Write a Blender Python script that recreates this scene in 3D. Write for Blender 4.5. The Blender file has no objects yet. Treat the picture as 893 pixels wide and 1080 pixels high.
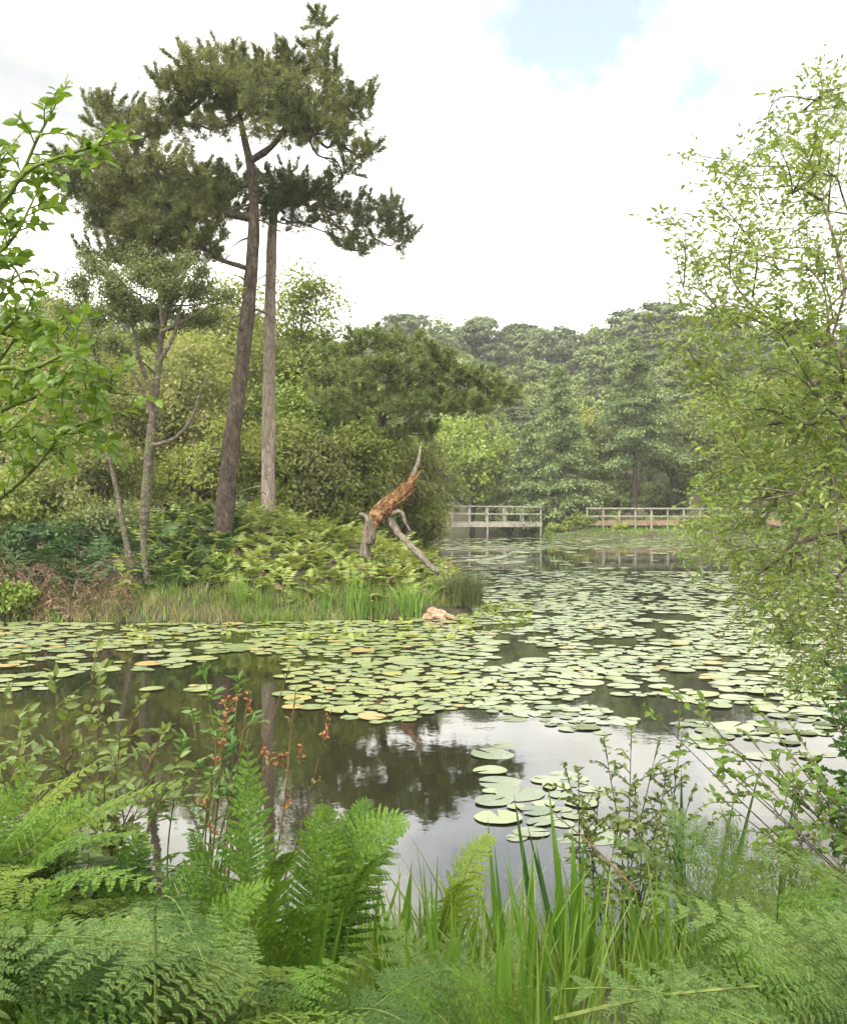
import bpy, math, random
import numpy as np
from math import radians, pi
rng = np.random.default_rng(7); random.seed(7)
C = bpy.context.scene.collection
F = 1080.0; HC = 2.0; HY = 532.0
def P(px, py, D):                      # a spot of the place, D metres in front of the viewer
    return np.array([(px-446.5)/F*D, D, HC+(HY-py)/F*D])
def ux(px, D): return (px-446.5)/F*D
def zz(py, D): return HC+(HY-py)/F*D
def ss(t): t = np.clip(t, 0, 1); return t*t*(3-2*t)
def nrm(v): return v/(np.linalg.norm(v, axis=-1, keepdims=True)+1e-9)

# ------------------------------------------------------------------ scene, camera, light
sc = bpy.context.scene
cam = bpy.data.objects.new('camera', bpy.data.cameras.new('camera')); C.objects.link(cam); sc.camera = cam
cam.location = (0, 0, HC); cam.rotation_euler = (radians(90), 0, 0)
cam.data.sensor_fit = 'VERTICAL'; cam.data.sensor_height = 36; cam.data.lens = 36
cam.data.shift_y = -8/1080; cam.data.clip_end = 3000; cam.data.clip_start = .05
sc.view_settings.view_transform = 'Standard'; sc.view_settings.look = 'None'; sc.view_settings.gamma = 1
EXPO = 1.58
sc.view_settings.exposure = EXPO
sc.cycles.max_bounces = 8; sc.cycles.diffuse_bounces = 4; sc.cycles.transmission_bounces = 4; sc.cycles.volume_bounces = 1
sc.cycles.transparent_max_bounces = 8; sc.cycles.use_denoising = True

SUN_EL, SUN_ROT = radians(48), radians(215)     # sun high, behind the viewer's left shoulder
w = bpy.data.worlds.new('World'); sc.world = w; w.use_nodes = True
nt = w.node_tree; nt.nodes.clear()
def N(tree, typ, **kw):
    n = tree.nodes.new(typ)
    for k, v in kw.items():
        if k == 'inp':
            for a, b in v.items(): n.inputs[a].default_value = b
        else: setattr(n, k, v)
    return n
def ramp(tree, stops, interp='LINEAR'):
    n = tree.nodes.new('ShaderNodeValToRGB'); n.color_ramp.interpolation = interp
    e = n.color_ramp.elements
    while len(e) > 1: e.remove(e[-1])
    e[0].position = stops[0][0]; e[0].color = stops[0][1]
    for p, c in stops[1:]:
        x = e.new(p); x.color = c
    return n
sky = N(nt, 'ShaderNodeTexSky', sky_type='NISHITA', sun_disc=False)
sky.sun_elevation = SUN_EL; sky.sun_rotation = SUN_ROT; sky.air_density = 1; sky.dust_density = 1.5
tc = N(nt, 'ShaderNodeTexCoord'); mp = N(nt, 'ShaderNodeMapping'); mp.inputs['Scale'].default_value = (1, 1, 2.2)
nt.links.new(tc.outputs['Generated'], mp.inputs['Vector'])
n1 = N(nt, 'ShaderNodeTexNoise', inp={'Scale': 2.2, 'Detail': 6, 'Roughness': .55}); nt.links.new(mp.outputs[0], n1.inputs['Vector'])
# a clear opening in the cloud high to the right of the pine
dt = N(nt, 'ShaderNodeVectorMath', operation='DISTANCE'); nt.links.new(tc.outputs['Generated'], dt.inputs[0])
d = nrm(np.array([ux(622, 1), 1, (HY-5)/F])); dt.inputs[1].default_value = tuple(d)
n2 = N(nt, 'ShaderNodeTexNoise', inp={'Scale': 7, 'Detail': 5, 'Roughness': .6}); nt.links.new(tc.outputs['Generated'], n2.inputs['Vector'])
a1 = N(nt, 'ShaderNodeMath', operation='MULTIPLY_ADD'); nt.links.new(n2.outputs['Fac'], a1.inputs[0]); a1.inputs[1].default_value = .5
nt.links.new(dt.outputs['Value'], a1.inputs[2])
hole = ramp(nt, [(.29, (.0, .0, .0, 1)), (.50, (1, 1, 1, 1))]); nt.links.new(a1.outputs[0], hole.inputs[0])
cov = ramp(nt, [(.22, (.55, .55, .55, 1)), (.42, (1, 1, 1, 1))]); nt.links.new(n1.outputs['Fac'], cov.inputs[0])
mm = N(nt, 'ShaderNodeMath', operation='MULTIPLY'); nt.links.new(hole.outputs[0], mm.inputs[0]); nt.links.new(cov.outputs[0], mm.inputs[1])
cl = ramp(nt, [(.34, (.20, .20, .196, 1)), (.42, (.27, .267, .245, 1)), (.49, (.55, .54, .49, 1)), (.66, (1.0, .98, .9, 1))]); nt.links.new(n1.outputs['Fac'], cl.inputs[0])
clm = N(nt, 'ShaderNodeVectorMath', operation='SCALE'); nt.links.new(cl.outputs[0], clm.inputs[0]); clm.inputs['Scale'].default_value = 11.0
# overcast brightened round the sun, unseen behind the viewer, added to light the scene
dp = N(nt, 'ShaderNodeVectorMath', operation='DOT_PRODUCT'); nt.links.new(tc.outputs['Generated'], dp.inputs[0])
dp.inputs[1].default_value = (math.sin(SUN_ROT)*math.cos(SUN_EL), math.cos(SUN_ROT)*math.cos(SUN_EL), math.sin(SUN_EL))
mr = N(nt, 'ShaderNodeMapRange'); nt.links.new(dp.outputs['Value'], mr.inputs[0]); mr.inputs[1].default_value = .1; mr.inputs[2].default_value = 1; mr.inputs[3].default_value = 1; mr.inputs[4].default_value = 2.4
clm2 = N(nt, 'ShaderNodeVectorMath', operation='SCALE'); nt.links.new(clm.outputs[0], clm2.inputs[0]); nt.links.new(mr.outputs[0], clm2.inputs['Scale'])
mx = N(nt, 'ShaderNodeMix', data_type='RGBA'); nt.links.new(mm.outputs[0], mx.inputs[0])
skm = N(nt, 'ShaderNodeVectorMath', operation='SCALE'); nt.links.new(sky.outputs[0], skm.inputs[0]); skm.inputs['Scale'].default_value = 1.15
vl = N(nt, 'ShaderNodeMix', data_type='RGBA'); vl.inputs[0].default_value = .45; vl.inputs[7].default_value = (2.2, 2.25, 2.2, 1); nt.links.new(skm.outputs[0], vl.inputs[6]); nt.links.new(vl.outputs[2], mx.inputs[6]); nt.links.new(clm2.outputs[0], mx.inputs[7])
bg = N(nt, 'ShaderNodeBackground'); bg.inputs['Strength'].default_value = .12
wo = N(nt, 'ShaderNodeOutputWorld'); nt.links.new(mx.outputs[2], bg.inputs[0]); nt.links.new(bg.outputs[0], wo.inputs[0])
sd = bpy.data.lights.new('sun', 'SUN'); sd.energy = 1.5; sd.angle = radians(14); sd.color = (1, .95, .86)
so = bpy.data.objects.new('sun', sd); C.objects.link(so)
# nishita: rotation measured clockwise from +Y
az = SUN_ROT; sv = np.array([math.sin(az)*math.cos(SUN_EL), math.cos(az)*math.cos(SUN_EL), math.sin(SUN_EL)])
from mathutils import Vector
so.rotation_euler = Vector(tuple(sv)).to_track_quat('Z', 'Y').to_euler(); so.location = (0, -10, 30)

# ------------------------------------------------------------------ materials
MATS = {}
def newmat(name):
    m = bpy.data.materials.new(name); m.use_nodes = True; t = m.node_tree
    b = t.nodes['Principled BSDF']; MATS[name] = m
    return m, t, b
def c4(c): return (c[0], c[1], c[2], 1)
def leafmat(name, cols, rough=.5, trans=.32, nscale=.6, spec=.35, mottle=.25, tcol=None):
    """cols: dark, mid, light base colours, chosen leaf by leaf and drifting slowly through the plant"""
    m, t, b = newmat(name)
    g = N(t, 'ShaderNodeNewGeometry'); tcn = N(t, 'ShaderNodeTexCoord'); oi = N(t, 'ShaderNodeObjectInfo')
    no = N(t, 'ShaderNodeTexNoise', inp={'Scale': nscale, 'Detail': 3}); t.links.new(g.outputs['Position'], no.inputs['Vector'])
    a = N(t, 'ShaderNodeMath', operation='MULTIPLY_ADD'); t.links.new(g.outputs['Random Per Island'], a.inputs[0]); a.inputs[1].default_value = .55
    s = N(t, 'ShaderNodeMath', operation='MULTIPLY_ADD'); t.links.new(no.outputs['Fac'], s.inputs[0]); s.inputs[1].default_value = .9; s.inputs[2].default_value = -.38
    t.links.new(s.outputs[0], a.inputs[2])
    o2 = N(t, 'ShaderNodeMath', operation='MULTIPLY_ADD'); t.links.new(oi.outputs['Random'], o2.inputs[0]); o2.inputs[1].default_value = .3; t.links.new(a.outputs[0], o2.inputs[2])
    r = ramp(t, [(.08, c4(cols[0])), (.5, c4(cols[1])), (.95, c4(cols[2]))]); t.links.new(o2.outputs[0], r.inputs[0])
    t.links.new(r.outputs[0], b.inputs['Base Color']); b.inputs['Roughness'].default_value = rough
    b.inputs['Specular IOR Level'].default_value = spec
    tr = N(t, 'ShaderNodeBsdfTranslucent')
    hs = N(t, 'ShaderNodeMix', data_type='RGBA', blend_type='MULTIPLY'); hs.inputs[0].default_value = 1
    hs.inputs[7].default_value = c4(tcol or (1.5, 1.45, .6)); t.links.new(r.outputs[0], hs.inputs[6]); t.links.new(hs.outputs[2], tr.inputs[0])
    ms = N(t, 'ShaderNodeMixShader'); ms.inputs[0].default_value = trans
    t.links.new(b.outputs[0], ms.inputs[1]); t.links.new(tr.outputs[0], ms.inputs[2])
    t.links.new(ms.outputs[0], t.nodes['Material Output'].inputs[0])
    return m
def barkmat(name, c1, c2, c3, scale=6, zs=.25, rough=.9, bump=.6, lich=None):
    m, t, b = newmat(name)
    tcn = N(t, 'ShaderNodeTexCoord'); mp = N(t, 'ShaderNodeMapping'); mp.inputs['Scale'].default_value = (1, 1, zs)
    t.links.new(tcn.outputs['Object'], mp.inputs[0])
    no = N(t, 'ShaderNodeTexNoise', inp={'Scale': scale, 'Detail': 8, 'Roughness': .65}); t.links.new(mp.outputs[0], no.inputs['Vector'])
    vo = N(t, 'ShaderNodeTexVoronoi', feature='DISTANCE_TO_EDGE', inp={'Scale': scale*1.4}); t.links.new(mp.outputs[0], vo.inputs['Vector'])
    r = ramp(t, [(.3, c4(c1)), (.52, c4(c2)), (.72, c4(c3))]); t.links.new(no.outputs['Fac'], r.inputs[0])
    col = r.outputs[0]
    if lich:
        n3 = N(t, 'ShaderNodeTexNoise', inp={'Scale': 3.1, 'Detail': 5}); t.links.new(tcn.outputs['Object'], n3.inputs['Vector'])
        r3 = ramp(t, [(.52, (0, 0, 0, 1)), (.62, (1, 1, 1, 1))]); t.links.new(n3.outputs['Fac'], r3.inputs[0])
        x = N(t, 'ShaderNodeMix', data_type='RGBA'); t.links.new(r3.outputs[0], x.inputs[0]); t.links.new(col, x.inputs[6]); x.inputs[7].default_value = c4(lich); col = x.outputs[2]
    t.links.new(col, b.inputs['Base Color']); b.inputs['Roughness'].default_value = rough; b.inputs['Specular IOR Level'].default_value = .2
    ck = ramp(t, [(.0, (.35, .33, .3, 1)), (.10, (1, 1, 1, 1))]); t.links.new(vo.outputs['Distance'], ck.inputs[0]); cmx = N(t, 'ShaderNodeMix', data_type='RGBA', blend_type='MULTIPLY'); cmx.inputs[0].default_value = .7
    t.links.new(col, cmx.inputs[6]); t.links.new(ck.outputs[0], cmx.inputs[7]); t.links.new(cmx.outputs[2], b.inputs['Base Color'])
    ad = N(t, 'ShaderNodeMath', operation='MINIMUM'); t.links.new(vo.outputs['Distance'], ad.inputs[0]); ad.inputs[1].default_value = .18
    a2 = N(t, 'ShaderNodeMath', operation='MULTIPLY_ADD'); t.links.new(ad.outputs[0], a2.inputs[0]); a2.inputs[1].default_value = 3; t.links.new(no.outputs['Fac'], a2.inputs[2])
    bu = N(t, 'ShaderNodeBump', inp={'Strength': bump, 'Distance': .03}); t.links.new(a2.outputs[0], bu.inputs['Height']); t.links.new(bu.outputs[0], b.inputs['Normal'])
    return m
# foliage
M_needle = leafmat('pine_needle', [(0.038, 0.052, 0.021), (0.092, 0.108, 0.038), (0.19, 0.195, 0.062)], trans=.15, nscale=1.1, spec=.18, rough=.6)
M_needle2 = leafmat('pine_needle_pale', [(0.045, 0.062, 0.024), (0.1, 0.122, 0.042), (0.19, 0.2, 0.07)], rough=.5, trans=.15, nscale=1.1)
M_needle3 = leafmat('pine_needle_light', [(0.07, 0.1, 0.034), (0.14, 0.18, 0.058), (0.225, 0.255, 0.085)], spec=.18, rough=.6, trans=.2, nscale=.9)
M_birch = leafmat('birch_leaf', [(0.055, 0.075, 0.028), (0.1, 0.125, 0.045), (0.16, 0.19, 0.065)])
M_yg = leafmat('yellow_green_leaf', [(0.08, 0.11, 0.025), (0.165, 0.195, 0.045), (0.26, 0.28, 0.075)], nscale=.5, spec=.18, rough=.6)
M_oak = leafmat('oak_leaf', [(0.065, 0.095, 0.028), (0.13, 0.17, 0.045), (0.2, 0.24, 0.065)], nscale=.5, spec=.18, rough=.6)
M_olive = leafmat('olive_leaf', [(0.085, 0.1, 0.035), (0.165, 0.18, 0.06), (0.24, 0.25, 0.09)], nscale=.5, spec=.18, rough=.6)
M_bright = leafmat('bright_leaf', [(0.09, 0.14, 0.018), (0.17, 0.24, 0.035), (0.25, 0.31, 0.055)], nscale=.6)
M_hillb = leafmat('hill_broadleaf', [(0.065, 0.1, 0.034), (0.13, 0.175, 0.055), (0.21, 0.245, 0.08)], nscale=.12, trans=.2, spec=.18, rough=.6)
M_hillp = leafmat('hill_pine', [(0.048, 0.07, 0.034), (0.088, 0.115, 0.05), (0.14, 0.165, 0.065)], nscale=.12, trans=.1, spec=.18, rough=.6)
M_conif = leafmat('spruce_needle', [(0.09, 0.135, 0.05), (0.165, 0.22, 0.08), (0.24, 0.29, 0.105)], nscale=.4, trans=.12)
M_willow = leafmat('willow_leaf', [(0.06, 0.1, 0.02), (0.12, 0.18, 0.04), (0.21, 0.26, 0.065)], nscale=1.6, trans=.4)
M_alder = leafmat('alder_leaf', [(0.06, 0.11, 0.015), (0.11, 0.18, 0.025), (0.18, 0.245, 0.045)], nscale=2, rough=.38, trans=.42)
M_fern = leafmat('fern_leaf', [(0.025, 0.062, 0.008), (0.062, 0.125, 0.014), (0.125, 0.195, 0.026)], nscale=2.2, rough=.6, spec=.18, trans=.30)
M_fernp = leafmat('bracken_pale_leaf', [(0.042, 0.078, 0.02), (0.085, 0.135, 0.034), (0.145, 0.195, 0.056)], nscale=2.2, rough=.6, spec=.18, trans=.3)
M_ferny = leafmat('fern_yellow_leaf', [(0.07, 0.12, 0.018), (0.125, 0.185, 0.03), (0.19, 0.24, 0.048)], nscale=2, trans=.4, spec=.18, rough=.6)
M_fernd = leafmat('bracken_dark_leaf', [(0.018, 0.042, 0.01), (0.036, 0.074, 0.014), (0.07, 0.118, 0.024)], nscale=1.5, trans=.25, spec=.18, rough=.6)
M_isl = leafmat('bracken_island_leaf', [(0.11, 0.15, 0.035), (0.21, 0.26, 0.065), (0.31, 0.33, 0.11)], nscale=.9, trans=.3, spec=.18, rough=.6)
M_isldk = leafmat('dark_thicket_leaf', [(.02, .045, .014), (.04, .08, .025), (.07, .12, .04)], nscale=.9, trans=.2, spec=.18, rough=.6)  # darker green leaf of the bracken thicket and the dark bush
M_dead = leafmat('dead_bracken_leaf', [(0.08, 0.052, 0.03), (0.15, 0.1, 0.06), (0.24, 0.175, 0.11)], rough=.8, trans=.1, tcol=(1, .9, .7), nscale=1.4)
M_straw = leafmat('dry_grass', [(.13, .10, .045), (.23, .19, .08), (.30, .27, .13)], rough=.7, trans=.2, tcol=(1, 1, .7), nscale=1.2)
M_grass = leafmat('grass_blade', [(.06, .10, .015), (.12, .19, .03), (.19, .26, .055)], nscale=1.2, trans=.3)
M_reed = leafmat('reed_blade', [(.06, .12, .015), (.10, .19, .025), (.15, .25, .045)], nscale=2, trans=.35)
M_iris = leafmat('iris_blade', [(0.035, 0.085, 0.01), (0.07, 0.145, 0.018), (0.125, 0.21, 0.034)], nscale=3, rough=.35, trans=.35)
M_irisd = leafmat('iris_blade_dark', [(.015, .045, .012), (.03, .07, .018), (.05, .10, .03)], nscale=3, rough=.35, trans=.2)
M_sallow = leafmat('sallow_leaf', [(.07, .11, .03), (.14, .19, .06), (.24, .27, .10)], nscale=3, trans=.35)
M_myrtle = leafmat('myrtle_leaf', [(.04, .10, .025), (.08, .16, .04), (.14, .22, .06)], nscale=3, trans=.3)
M_shrub = leafmat('small_shrub_leaf', [(.05, .08, .02), (.10, .14, .035), (.18, .21, .06)], nscale=3, trans=.35)
M_rust = leafmat('rust_catkin', [(0.11, 0.045, 0.02), (0.2, 0.08, 0.032), (0.28, 0.14, 0.06)], rough=.8, trans=.1, tcol=(1, .7, .5), nscale=4)
M_rushd = leafmat('rush_blade', [(0.022, 0.034, 0.012), (0.05, 0.062, 0.018), (0.09, 0.1, 0.03)], nscale=1.5, trans=.15)
# wood
M_pbark = barkmat('pine_bark', (.025, .020, .016), (.075, .058, .046), (.15, .115, .09), 11, .45, lich=None)
M_pale = barkmat('pale_bark', (.13, .10, .085), (.23, .185, .155), (.34, .29, .25), 8, .3)
M_bbark = barkmat('birch_bark', (.035, .027, .02), (.10, .082, .062), (.24, .215, .17), 9, 1.6, lich=(.10, .11, .05))
M_dbark = barkmat('dark_bark', (.03, .024, .018), (.06, .05, .038), (.11, .09, .065), 8, .4)
M_gbark = barkmat('grey_twig', (.06, .05, .035), (.12, .105, .07), (.20, .18, .12), 14, .5)
M_grtw = barkmat('green_twig', (.05, .075, .015), (.085, .12, .025), (.13, .15, .045), 20, .5, bump=.1)
M_redtw = barkmat('red_twig', (.05, .03, .018), (.10, .06, .03), (.15, .10, .05), 20, .5, bump=.1)
M_torn = barkmat('torn_wood', (.09, .045, .024), (.26, .135, .062), (.44, .29, .16), 12, .18, bump=1.0)
M_bleach = barkmat('bleached_wood', (.07, .055, .045), (.16, .135, .105), (.29, .25, .20), 12, .25)
M_plank = barkmat('weathered_rail', (.15, .14, .115), (.25, .235, .195), (.35, .33, .28), 5, .6, bump=.15)
M_deck = barkmat('orange_deck', (.16, .10, .07), (.25, .17, .12), (.34, .25, .19), 5, .6, bump=.15)
M_stone = barkmat('sandy_clod', (.22, .13, .08), (.38, .26, .17), (.50, .38, .27), 9, 1, bump=.8)

def ground_mat():
    m, t, b = newmat('ground_soil')
    g = N(t, 'ShaderNodeNewGeometry')
    n = N(t, 'ShaderNodeTexNoise', inp={'Scale': .55, 'Detail': 8, 'Roughness': .65}); t.links.new(g.outputs['Position'], n.inputs['Vector'])
    n2 = N(t, 'ShaderNodeTexNoise', inp={'Scale': 9, 'Detail': 8, 'Roughness': .7}); t.links.new(g.outputs['Position'], n2.inputs['Vector'])
    r = ramp(t, [(.35, (.03, .022, .014, 1)), (.48, (.045, .038, .018, 1)), (.6, (.05, .055, .02, 1)), (.72, (.075, .052, .03, 1))]); t.links.new(n.outputs['Fac'], r.inputs[0])
    x = N(t, 'ShaderNodeMix', data_type='RGBA', blend_type='MULTIPLY'); x.inputs[0].default_value = .8
    r2 = ramp(t, [(.3, (.45, .45, .45, 1)), (.7, (1.3, 1.3, 1.3, 1))]); t.links.new(n2.outputs['Fac'], r2.inputs[0])
    t.links.new(r.outputs[0], x.inputs[6]); t.links.new(r2.outputs[0], x.inputs[7]); t.links.new(x.outputs[2], b.inputs['Base Color'])
    b.inputs['Roughness'].default_value = .95
    bu = N(t, 'ShaderNodeBump', inp={'Strength': .8, 'Distance': .05}); t.links.new(n2.outputs['Fac'], bu.inputs['Height']); t.links.new(bu.outputs[0], b.inputs['Normal'])
    return m
M_ground = ground_mat()
def water_mat():
    m, t, b = newmat('pond_water')
    g = N(t, 'ShaderNodeNewGeometry')
    b.inputs['Base Color'].default_value = (.012, .011, .006, 1); b.inputs['Roughness'].default_value = .03
    b.inputs['IOR'].default_value = 1.75
    mp = N(t, 'ShaderNodeMapping'); mp.inputs['Scale'].default_value = (1, .8, 1); t.links.new(g.outputs['Position'], mp.inputs[0])
    n = N(t, 'ShaderNodeTexNoise', inp={'Scale': 3.5, 'Detail': 4, 'Roughness': .55}); t.links.new(mp.outputs[0], n.inputs['Vector'])
    bu = N(t, 'ShaderNodeBump', inp={'Strength': .10, 'Distance': .012}); t.links.new(n.outputs['Fac'], bu.inputs['Height']); t.links.new(bu.outputs[0], b.inputs['Normal'])
    return m
M_water = water_mat()
def pad_mat(name, cols, rough=.32):
    m, t, b = newmat(name)
    g = N(t, 'ShaderNodeNewGeometry'); oi = N(t, 'ShaderNodeObjectInfo')
    n = N(t, 'ShaderNodeTexNoise', inp={'Scale': 2.5, 'Detail': 3}); t.links.new(g.outputs['Position'], n.inputs['Vector'])
    n2 = N(t, 'ShaderNodeTexNoise', inp={'Scale': 28, 'Detail': 4}); t.links.new(g.outputs['Position'], n2.inputs['Vector'])
    a = N(t, 'ShaderNodeMath', operation='ADD'); t.links.new(g.outputs['Random Per Island'], a.inputs[0]); t.links.new(oi.outputs['Random'], a.inputs[1])
    fr = N(t, 'ShaderNodeMath', operation='FRACT'); t.links.new(a.outputs[0], fr.inputs[0])
    a2 = N(t, 'ShaderNodeMath', operation='MULTIPLY_ADD'); t.links.new(fr.outputs[0], a2.inputs[0]); a2.inputs[1].default_value = .6; t.links.new(n.outputs['Fac'], a2.inputs[2])
    a3 = N(t, 'ShaderNodeMath', operation='MULTIPLY_ADD'); t.links.new(n2.outputs['Fac'], a3.inputs[0]); a3.inputs[1].default_value = .35; t.links.new(a2.outputs[0], a3.inputs[2])
    r = ramp(t, [(.42, c4(cols[0])), (.78, c4(cols[1])), (1.0, c4(cols[2]))]); t.links.new(a3.outputs[0], r.inputs[0])
    t.links.new(r.outputs[0], b.inputs['Base Color']); b.inputs['Roughness'].default_value = rough; b.inputs['Specular IOR Level'].default_value = .55
    bu = N(t, 'ShaderNodeBump', inp={'Strength': .3, 'Distance': .004}); t.links.new(n2.outputs['Fac'], bu.inputs['Height']); t.links.new(bu.outputs[0], b.inputs['Normal'])
    return m
M_pad = pad_mat('lily_pad_green', [(.075, .11, .04), (.13, .17, .065), (.19, .21, .085)])
M_padp = pad_mat('lily_pad_pale', [(.11, .145, .07), (.16, .19, .10), (.20, .22, .125)])
M_pady = pad_mat('lily_pad_yellow', [(.19, .20, .05), (.24, .22, .06), (.26, .19, .07)])
M_padw = pad_mat('lily_pad_drowned', [(.06, .08, .035), (.09, .11, .05), (.12, .14, .07)], .12)

# ------------------------------------------------------------------ mesh building
class Geo:
    def __init__(s): s.v = []; s.q = []; s.t = []; s.mi = []; s.n = 0; s.tm = []
    def add(s, v, q=None, t=None, mi=0):
        v = np.asarray(v, float).reshape(-1, 3)
        if q is not None and len(q):
            q = np.asarray(q).reshape(-1, 4); s.q.append(q+s.n); s.mi.append(np.full(len(q), mi))
        if t is not None and len(t):
            t = np.asarray(t).reshape(-1, 3); s.t.append(t+s.n); s.tm.append(np.full(len(t), mi))
        s.v.append(v); s.n += len(v)
    def mesh(s, name, origin=(0, 0, 0), mats=(), smooth=False):
        v = np.concatenate(s.v)-np.asarray(origin)
        q = np.concatenate(s.q) if s.q else np.zeros((0, 4), int); t = np.concatenate(s.t) if s.t else np.zeros((0, 3), int)
        me = bpy.data.meshes.new(name)
        me.vertices.add(len(v)); me.vertices.foreach_set('co', v.astype(np.float32).ravel())
        loops = np.concatenate([q.ravel(), t.ravel()]); me.loops.add(len(loops)); me.loops.foreach_set('vertex_index', loops.astype(np.int32))
        npoly = len(q)+len(t); me.polygons.add(npoly)
        st = np.concatenate([np.arange(len(q))*4, len(q)*4+np.arange(len(t))*3]); me.polygons.foreach_set('loop_start', st.astype(np.int32))
        mi = np.concatenate(s.mi+s.tm) if (s.mi or s.tm) else np.zeros(0)
        for m in mats: me.materials.append(m)
        me.polygons.foreach_set('material_index', mi.astype(np.int32))
        me.polygons.foreach_set('use_smooth', np.full(npoly, smooth)); me.update(); me.validate()
        return me
def link(name, me, loc=(0, 0, 0), parent=None):
    o = bpy.data.objects.new(name, me); o.location = loc; C.objects.link(o)
    if parent is not None: o.parent = parent
    return o
def tag(o, label=None, cat=None, group=None, kind=None):
    if label: o['label'] = label
    if cat: o['category'] = cat
    if group: o['group'] = group
    if kind: o['kind'] = kind
    return o
def thing(name, label, cat, loc, group=None):
    o = bpy.data.objects.new(name, None); o.empty_display_size = .3; o.location = tuple(loc); C.objects.link(o)
    return tag(o, label, cat, group)
def part(name, geo, mat, parent, smooth=False, label=None):     # geo in world coordinates
    mats = mat if isinstance(mat, (list, tuple)) else [mat]
    o = link(name, geo.mesh(name, parent.location, mats, smooth), (0, 0, 0), parent)
    if label: o['label'] = label
    return o
def solo(name, geo, mat, label, cat, loc=(0, 0, 0), group=None, kind=None, smooth=False):
    mats = mat if isinstance(mat, (list, tuple)) else [mat]
    return tag(link(name, geo.mesh(name, loc, mats, smooth), loc), label, cat, group, kind)

def smoothline(pts, n):
    pts = np.asarray(pts, float)
    if len(pts) < 3: 
        t = np.linspace(0, 1, n)[:, None]; return pts[0]*(1-t)+pts[-1]*t
    p = np.vstack([2*pts[0]-pts[1], pts, 2*pts[-1]-pts[-2]]); k = len(pts)-1
    u = np.linspace(0, k-1e-6, n); i = u.astype(int); f = (u-i)[:, None]
    a, b, c, d = p[i], p[i+1], p[i+2], p[i+3]
    return .5*((2*b)+(-a+c)*f+(2*a-5*b+4*c-d)*f**2+(-a+3*b-3*c+d)*f**3)
def tube(g, pts, r, n=8, mi=0, rough=0, seed=0):
    pts = np.asarray(pts, float); m = len(pts); r = np.broadcast_to(np.asarray(r, float), (m,))
    tg = nrm(np.gradient(pts, axis=0)); ref = np.array([0, 0, 1.]) if abs(tg[0, 2]) < .9 else np.array([1., 0, 0])
    A = np.zeros((m, 3)); a = nrm(np.cross(tg[0], ref))
    for i in range(m):
        a = nrm(a-np.dot(a, tg[i])*tg[i]); A[i] = a
    B = np.cross(tg, A); th = np.arange(n)/n*2*pi
    rr = r[:, None]*np.ones(n)
    if rough: 
        R = np.random.default_rng(seed+m); ns = R.normal(0, 1, (m, n)); ns = (ns+np.roll(ns, 1, 0)+np.roll(ns, 1, 1))/1.7
        rr = rr*(1+rough*ns)
    v = pts[:, None]+rr[..., None]*(np.cos(th)[None, :, None]*A[:, None]+np.sin(th)[None, :, None]*B[:, None])
    i = np.arange(m-1)[:, None]*n; j = np.arange(n)[None]; j2 = (j+1) % n
    q = np.stack([i+j, i+j2, i+n+j2, i+n+j], -1).reshape(-1, 4)
    g.add(v.reshape(-1, 3), q, [[0+(m-1)*n, k+(m-1)*n, k+1+(m-1)*n] for k in range(1, n-1)], mi)
def box(g, a, b, mi=0):
    x0, y0, z0 = a; x1, y1, z1 = b
    v = [(x0, y0, z0), (x1, y0, z0), (x1, y1, z0), (x0, y1, z0), (x0, y0, z1), (x1, y0, z1), (x1, y1, z1), (x0, y1, z1)]
    g.add(v, [(0, 3, 2, 1), (4, 5, 6, 7), (0, 1, 5, 4), (1, 2, 6, 5), (2, 3, 7, 6), (3, 0, 4, 7)], mi=mi)
def beam(g, a, b, w, h, mi=0):
    a = np.asarray(a, float); b = np.asarray(b, float); t = nrm(b-a)
    up = np.array([0, 0, 1.]) if abs(t[2]) < .9 else np.array([0, 1., 0])
    s = nrm(np.cross(t, up))*w/2; u = nrm(np.cross(s, t))*h/2
    v = [a-s-u, a+s-u, a+s+u, a-s+u, b-s-u, b+s-u, b+s+u, b-s+u]
    g.add(v, [(0, 3, 2, 1), (4, 5, 6, 7), (0, 1, 5, 4), (1, 2, 6, 5), (2, 3, 7, 6), (3, 0, 4, 7)], mi=mi)
def leaves(g, pos, dr, nr, L, W, fold=0, mi=0, wide=.42, tipdroop=0):
    """one small leaf per row; far leaves are a single four-sided face, near ones are folded on the midrib"""
    pos = np.asarray(pos, float); k = len(pos)
    if not k: return
    dr = nrm(np.asarray(dr, float)); nr = np.asarray(nr, float); nr = nrm(nr-(nr*dr).sum(1, keepdims=True)*dr)
    s = np.cross(dr, nr); L = np.broadcast_to(L, (k,))[:, None]; W = np.broadcast_to(W, (k,))[:, None]
    if fold == 0:
        v = np.stack([pos, pos+dr*L*wide+s*W/2, pos+dr*L-nr*L*tipdroop, pos+dr*L*wide-s*W/2], 1)
        g.add(v.reshape(-1, 3), np.arange(k*4).reshape(k, 4), mi=mi)
    else:
        up = nr*W*fold; dn = nr*L*tipdroop
        v = np.stack([pos, pos+dr*L*.30+s*W*.46+up, pos+dr*L*.68+s*W*.36+up*.8-dn*.5, pos+dr*L-dn,
                      pos+dr*L*.68-s*W*.36+up*.8-dn*.5, pos+dr*L*.30-s*W*.46+up, pos+dr*L*.5-dn*.2], 1)
        b = np.arange(k)[:, None]*7
        g.add(v.reshape(-1, 3), np.concatenate([b+np.array([[0, 1, 2, 6]]), b+np.array([[0, 6, 4, 5]])]),
              np.concatenate([b+np.array([[6, 2, 3]]), b+np.array([[6, 3, 4]])]), mi=mi)
def rdir(n, R=None):
    R = R or rng; return nrm(R.normal(0, 1, (n, 3)))

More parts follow.
